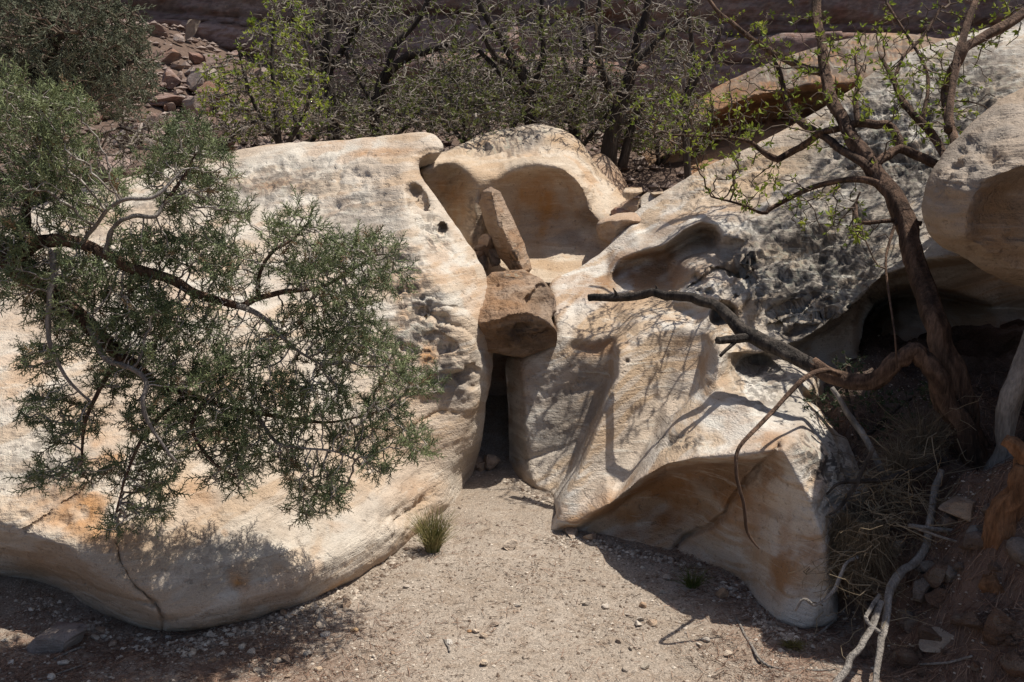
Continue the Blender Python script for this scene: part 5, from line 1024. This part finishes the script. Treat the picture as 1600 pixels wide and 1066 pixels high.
# ---- shrub in the dark under the cave, stems and roots on the bank
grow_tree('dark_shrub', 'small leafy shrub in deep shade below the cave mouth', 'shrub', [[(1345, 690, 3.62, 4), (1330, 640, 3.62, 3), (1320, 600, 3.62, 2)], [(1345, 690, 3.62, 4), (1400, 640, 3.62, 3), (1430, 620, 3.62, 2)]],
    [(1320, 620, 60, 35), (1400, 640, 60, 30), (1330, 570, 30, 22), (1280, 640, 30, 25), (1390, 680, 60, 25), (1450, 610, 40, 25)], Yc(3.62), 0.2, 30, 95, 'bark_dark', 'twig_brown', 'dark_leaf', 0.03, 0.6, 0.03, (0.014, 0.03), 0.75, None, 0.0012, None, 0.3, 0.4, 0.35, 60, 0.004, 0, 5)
def stick(name, label, cat, limbs, mat, seed, sides=8, rough=0.30, group=None, part='fork', gnarl=0.9):
    P, R = px_limb(limbs[0]); k = int(np.argmin(P[:, 2])); b = tuple(P[k])
    if len(limbs) == 1:
        m = MB(); tube(m, P, R, sides, 0.5, rough, seed, 5, gnarl); o = m.build(name, M[mat], origin=b)
    else:
        o = empty(name, b)
        for j, l in enumerate(limbs):
            P, R = px_limb(l); m = MB(); tube(m, P, R, sides, 0.5, rough, seed + j, 5, gnarl); m.build('stem' if j == 0 else part, M[mat], o)
    return tag(o, label, cat, group)
def gy(px, py): return float(gpos(px, py)[1])
def glimb(pts, lift=0.0):
    """limb lying on the terrain"""
    return [(x, y, gy(x, y) - lift, r) for (x, y, r) in pts]
stick('grey_stem', 'slanting grey bare stem right of the twisted tree trunk', 'stem', [[(1525, 840, gy(1525, 840), 20), (1545, 770, 3.15, 18), (1568, 680, 3.15, 16), (1595, 580, 3.15, 15), (1625, 480, 3.2, 13), (1660, 350, 3.3, 10)]], 'dead_wood', 501, 10)
stick('orange_root', 'thick shredded orange brown root arching at the right edge', 'root', [[(1550, 925, gy(1550, 925), 20), (1556, 880, 2.78, 24), (1568, 820, 2.78, 24), (1588, 765, 2.78, 22), (1605, 725, 2.78, 18), (1590, 700, 2.78, 13), (1568, 688, 2.8, 9)]], 'bark_orange', 502, 16, 0.40, gnarl=0.4)
stick('dead_branch', 'long weathered grey branch slanting down the dirt bank to the lower edge', 'branch', [[(1470, 735, 3.12, 6), (1458, 790, 3.05, 6.5), (1445, 850, 2.98, 7), (1425, 885, 2.93, 7), (1400, 905, 2.88, 7), (1385, 945, 2.80, 6.5), (1376, 1000, 2.68, 6), (1365, 1080, 2.52, 5.5)], [(1376, 940, 2.80, 5), (1352, 1000, 2.68, 6), (1325, 1040, 2.62, 6), (1300, 1075, 2.57, 6)], [(1374, 930, 2.82, 3.6), (1352, 965, 2.74, 3.4), (1375, 990, 2.7, 2.8)]], 'dead_wood', 503)
stick('dead_branch', 'slim grey stick leaning from the dead arm into the shrub', 'branch', [[(1300, 606, 3.38, 4), (1322, 640, 3.36, 5), (1345, 675, 3.34, 5), (1382, 745, 3.30, 5.5)]], 'dead_wood', 504)
stick('dead_branch', 'straight grey pole lying across the bank toward the orange root', 'branch', [[(1420, 822, 2.95, 4), (1480, 828, 2.95, 4.5), (1550, 850, 2.9, 6), (1620, 880, 2.86, 7)]], 'dead_wood', 505)
stick('dead_branch', 'thin pale stick below the grey pole on the bank', 'branch', [[(1432, 826, 2.92, 2), (1490, 846, 2.9, 2.2), (1548, 858, 2.86, 2)]], 'dead_wood', 506)
stick('dead_branch', 'dark thorny branch reaching left over the lichen covered toe', 'branch', [[(1480, 720, 3.15, 6), (1420, 738, 3.1, 5), (1360, 752, 3.05, 4), (1315, 756, 3.0, 3), (1292, 772, 2.98, 2)], [(1365, 700, 3.05, 3), (1340, 750, 3.03, 4), (1315, 790, 3.0, 3), (1296, 805, 2.98, 2)]], 'bark_char', 507)
stick('dead_branch', 'crooked thin twig resting against the foot of the pink face', 'branch', [[(1340, 870, 2.95, 3), (1318, 885, 2.9, 3), (1305, 920, 2.86, 3), (1275, 946, 2.82, 2.6), (1255, 936, 2.82, 2.4), (1243, 955, 2.82, 1.6)]], 'dead_wood', 508)
for k, (lab, pts) in enumerate([('long thin twig curving along the ground at the bottom right', [(1150, 965, 2.2), (1175, 1010, 2.4), (1200, 1040, 2.4), (1280, 1048, 2.2), (1340, 1044, 1.8)]), ('straight thin twig on the litter right of the dead branch', [(1435, 1038, 2), (1480, 1036, 2.4), (1520, 1025, 2)]), ('short forked dark twig at the bottom left litter', [(85, 1030, 2), (110, 1018, 2.4), (132, 1010, 2)]), ('pale twig on needle litter at lower left corner', [(60, 1062, 1.6), (100, 1050, 2), (128, 1040, 1.6)]), ('small dark twig standing out on the open sand', [(694, 1000, 2), (700, 1010, 2), (703, 1018, 1.5)]), ('arched twig from the hanging grass to the ground', [(1225, 1000, 1.5), (1270, 995, 2), (1310, 962, 2), (1325, 945, 1.5)])]):
    stick('fallen_twig', lab, 'twig', [glimb(pts, 0.01)], 'dead_wood', 520 + k, 5, group='fallen twigs on the ground')

# ---- grass
def tuft(name, label, pos, n, h, spread, mat, seed, w=0.0016, down=False, cat='grass', tint=(0.4, 0.3), droop=1.0):
    rng = np.random.RandomState(seed); m = MB(); pos = np.array(pos)
    a = rng.uniform(0, 6.28, n); rr = spread * 0.25 * np.sqrt(rng.rand(n)); L = h * rng.uniform(0.45, 1.1, n); lean = rng.uniform(0.05, 1.0, n) * spread
    b = pos + np.stack([np.cos(a) * rr, np.sin(a) * rr * 0.7, np.zeros(n)], -1); K = 5; prev = b; tn = np.clip(rng.normal(tint[0], tint[1], n), 0, 1)
    for k in range(1, K + 1):
        t = k / K; out = lean * t ** 1.6
        zz = L * (t - 0.35 * droop * t * t * (lean / spread)) if not down else -L * t + 0.12 * h * math.sin(math.pi * min(1, t * 1.4))
        cur = b + np.stack([np.cos(a) * out, np.sin(a) * out * 0.8, zz], -1) + (0.018 if down else 0.004) * rng.normal(size=(n, 3)) * t
        prisms(m, prev, cur, w * (1 - 0.8 * (k - 1) / K), w * (1 - 0.8 * k / K), tn, 3); prev = cur
    return tag(m.build(name, M[mat], origin=tuple(pos)), label, cat)
def tpx(px, py): p = gpos(px, py); return (p[0], p[1], float(h_ground(p[0], p[1])) - 0.004)
tuft('grass_tuft', 'green and straw grass tuft at the foot of the big pale boulder', tpx(676, 862), 380, 0.20, 0.11, 'grass_green', 601, tint=(0.62, 0.36), droop=0.6)
tuft('grass_tuft', 'small dark green tuft in shadow below the undercut ledge', tpx(1082, 918), 90, 0.10, 0.09, 'grass_green', 602, tint=(0.1, 0.15))
tuft('grass_tuft', 'low straw coloured moss clump near the lower right', tpx(1240, 1012), 160, 0.03, 0.05, 'moss', 603)
p = at(1335, 800, 3.08); tuft('hanging_grass', 'dry grey grass hanging like hair beside the pink rock face', tuple(p), 700, 0.30, 0.16, 'grass_dry', 604, 0.0011, True)
p = at(1355, 815, 3.0); tuft('hanging_grass', 'shorter dry grass hanging from the bank right of the first', tuple(p), 400, 0.24, 0.16, 'grass_dry', 605, 0.0011, True)
tuft('grass_tuft', 'dry straw grass arching on the bank under the shrub', tuple(at(1440, 705, 3.3)), 300, 0.20, 0.16, 'grass_dry', 606, 0.001)
tuft('grass_tuft', 'dry straw grass on the bank beside the trunk foot', tuple(at(1410, 740, 3.2)), 260, 0.16, 0.15, 'grass_dry', 607, 0.001)

# ---- dry brush heaped against the pink face
def dry_brush(label, spots, n, seed):
    rng = np.random.RandomState(seed); m = MB(); c = np.array([at(x, y, Y) for x, y, Y in spots])
    k = rng.randint(0, len(c), n); a = c[k] + rng.normal(size=(n, 3)) * np.array([0.05, 0.06, 0.04]); d = rng.normal(size=(n, 3)); d[:, 2] = 0.5 * d[:, 2] - 0.25
    d /= np.linalg.norm(d, axis=1, keepdims=True); r = rng.uniform(0.0008, 0.0026, n); tn = rng.rand(n); L = rng.uniform(0.02, 0.055, n)
    for s in range(5):
        b = a + d * L[:, None]; g = h_ground(b[:, 0], b[:, 1]) + 0.006; b[:, 2] = np.maximum(b[:, 2], g)
        prisms(m, a, b, r, r * 0.85, tn, 4); a = b; r = r * 0.85; d = d + 0.35 * rng.normal(size=(n, 3)); d /= np.linalg.norm(d, axis=1, keepdims=True)
    q = c[np.argmin(c[:, 2])]
    tag(m.build('dry_brush', M['grass_dry'], origin=(q[0], q[1], float(h_ground(q[0], q[1])))), label, 'brush', kind='stuff')
dry_brush('tangle of grey dry twigs heaped on the bank beside the lichen covered toe', [(1400, 735, 3.22), (1430, 700, 3.28), (1370, 770, 3.16), (1350, 800, 3.1), (1460, 680, 3.3), (1390, 800, 3.06), (1340, 840, 3.02), (1420, 770, 3.12), (1335, 890, 2.96), (1350, 930, 2.9)], 520, 801)
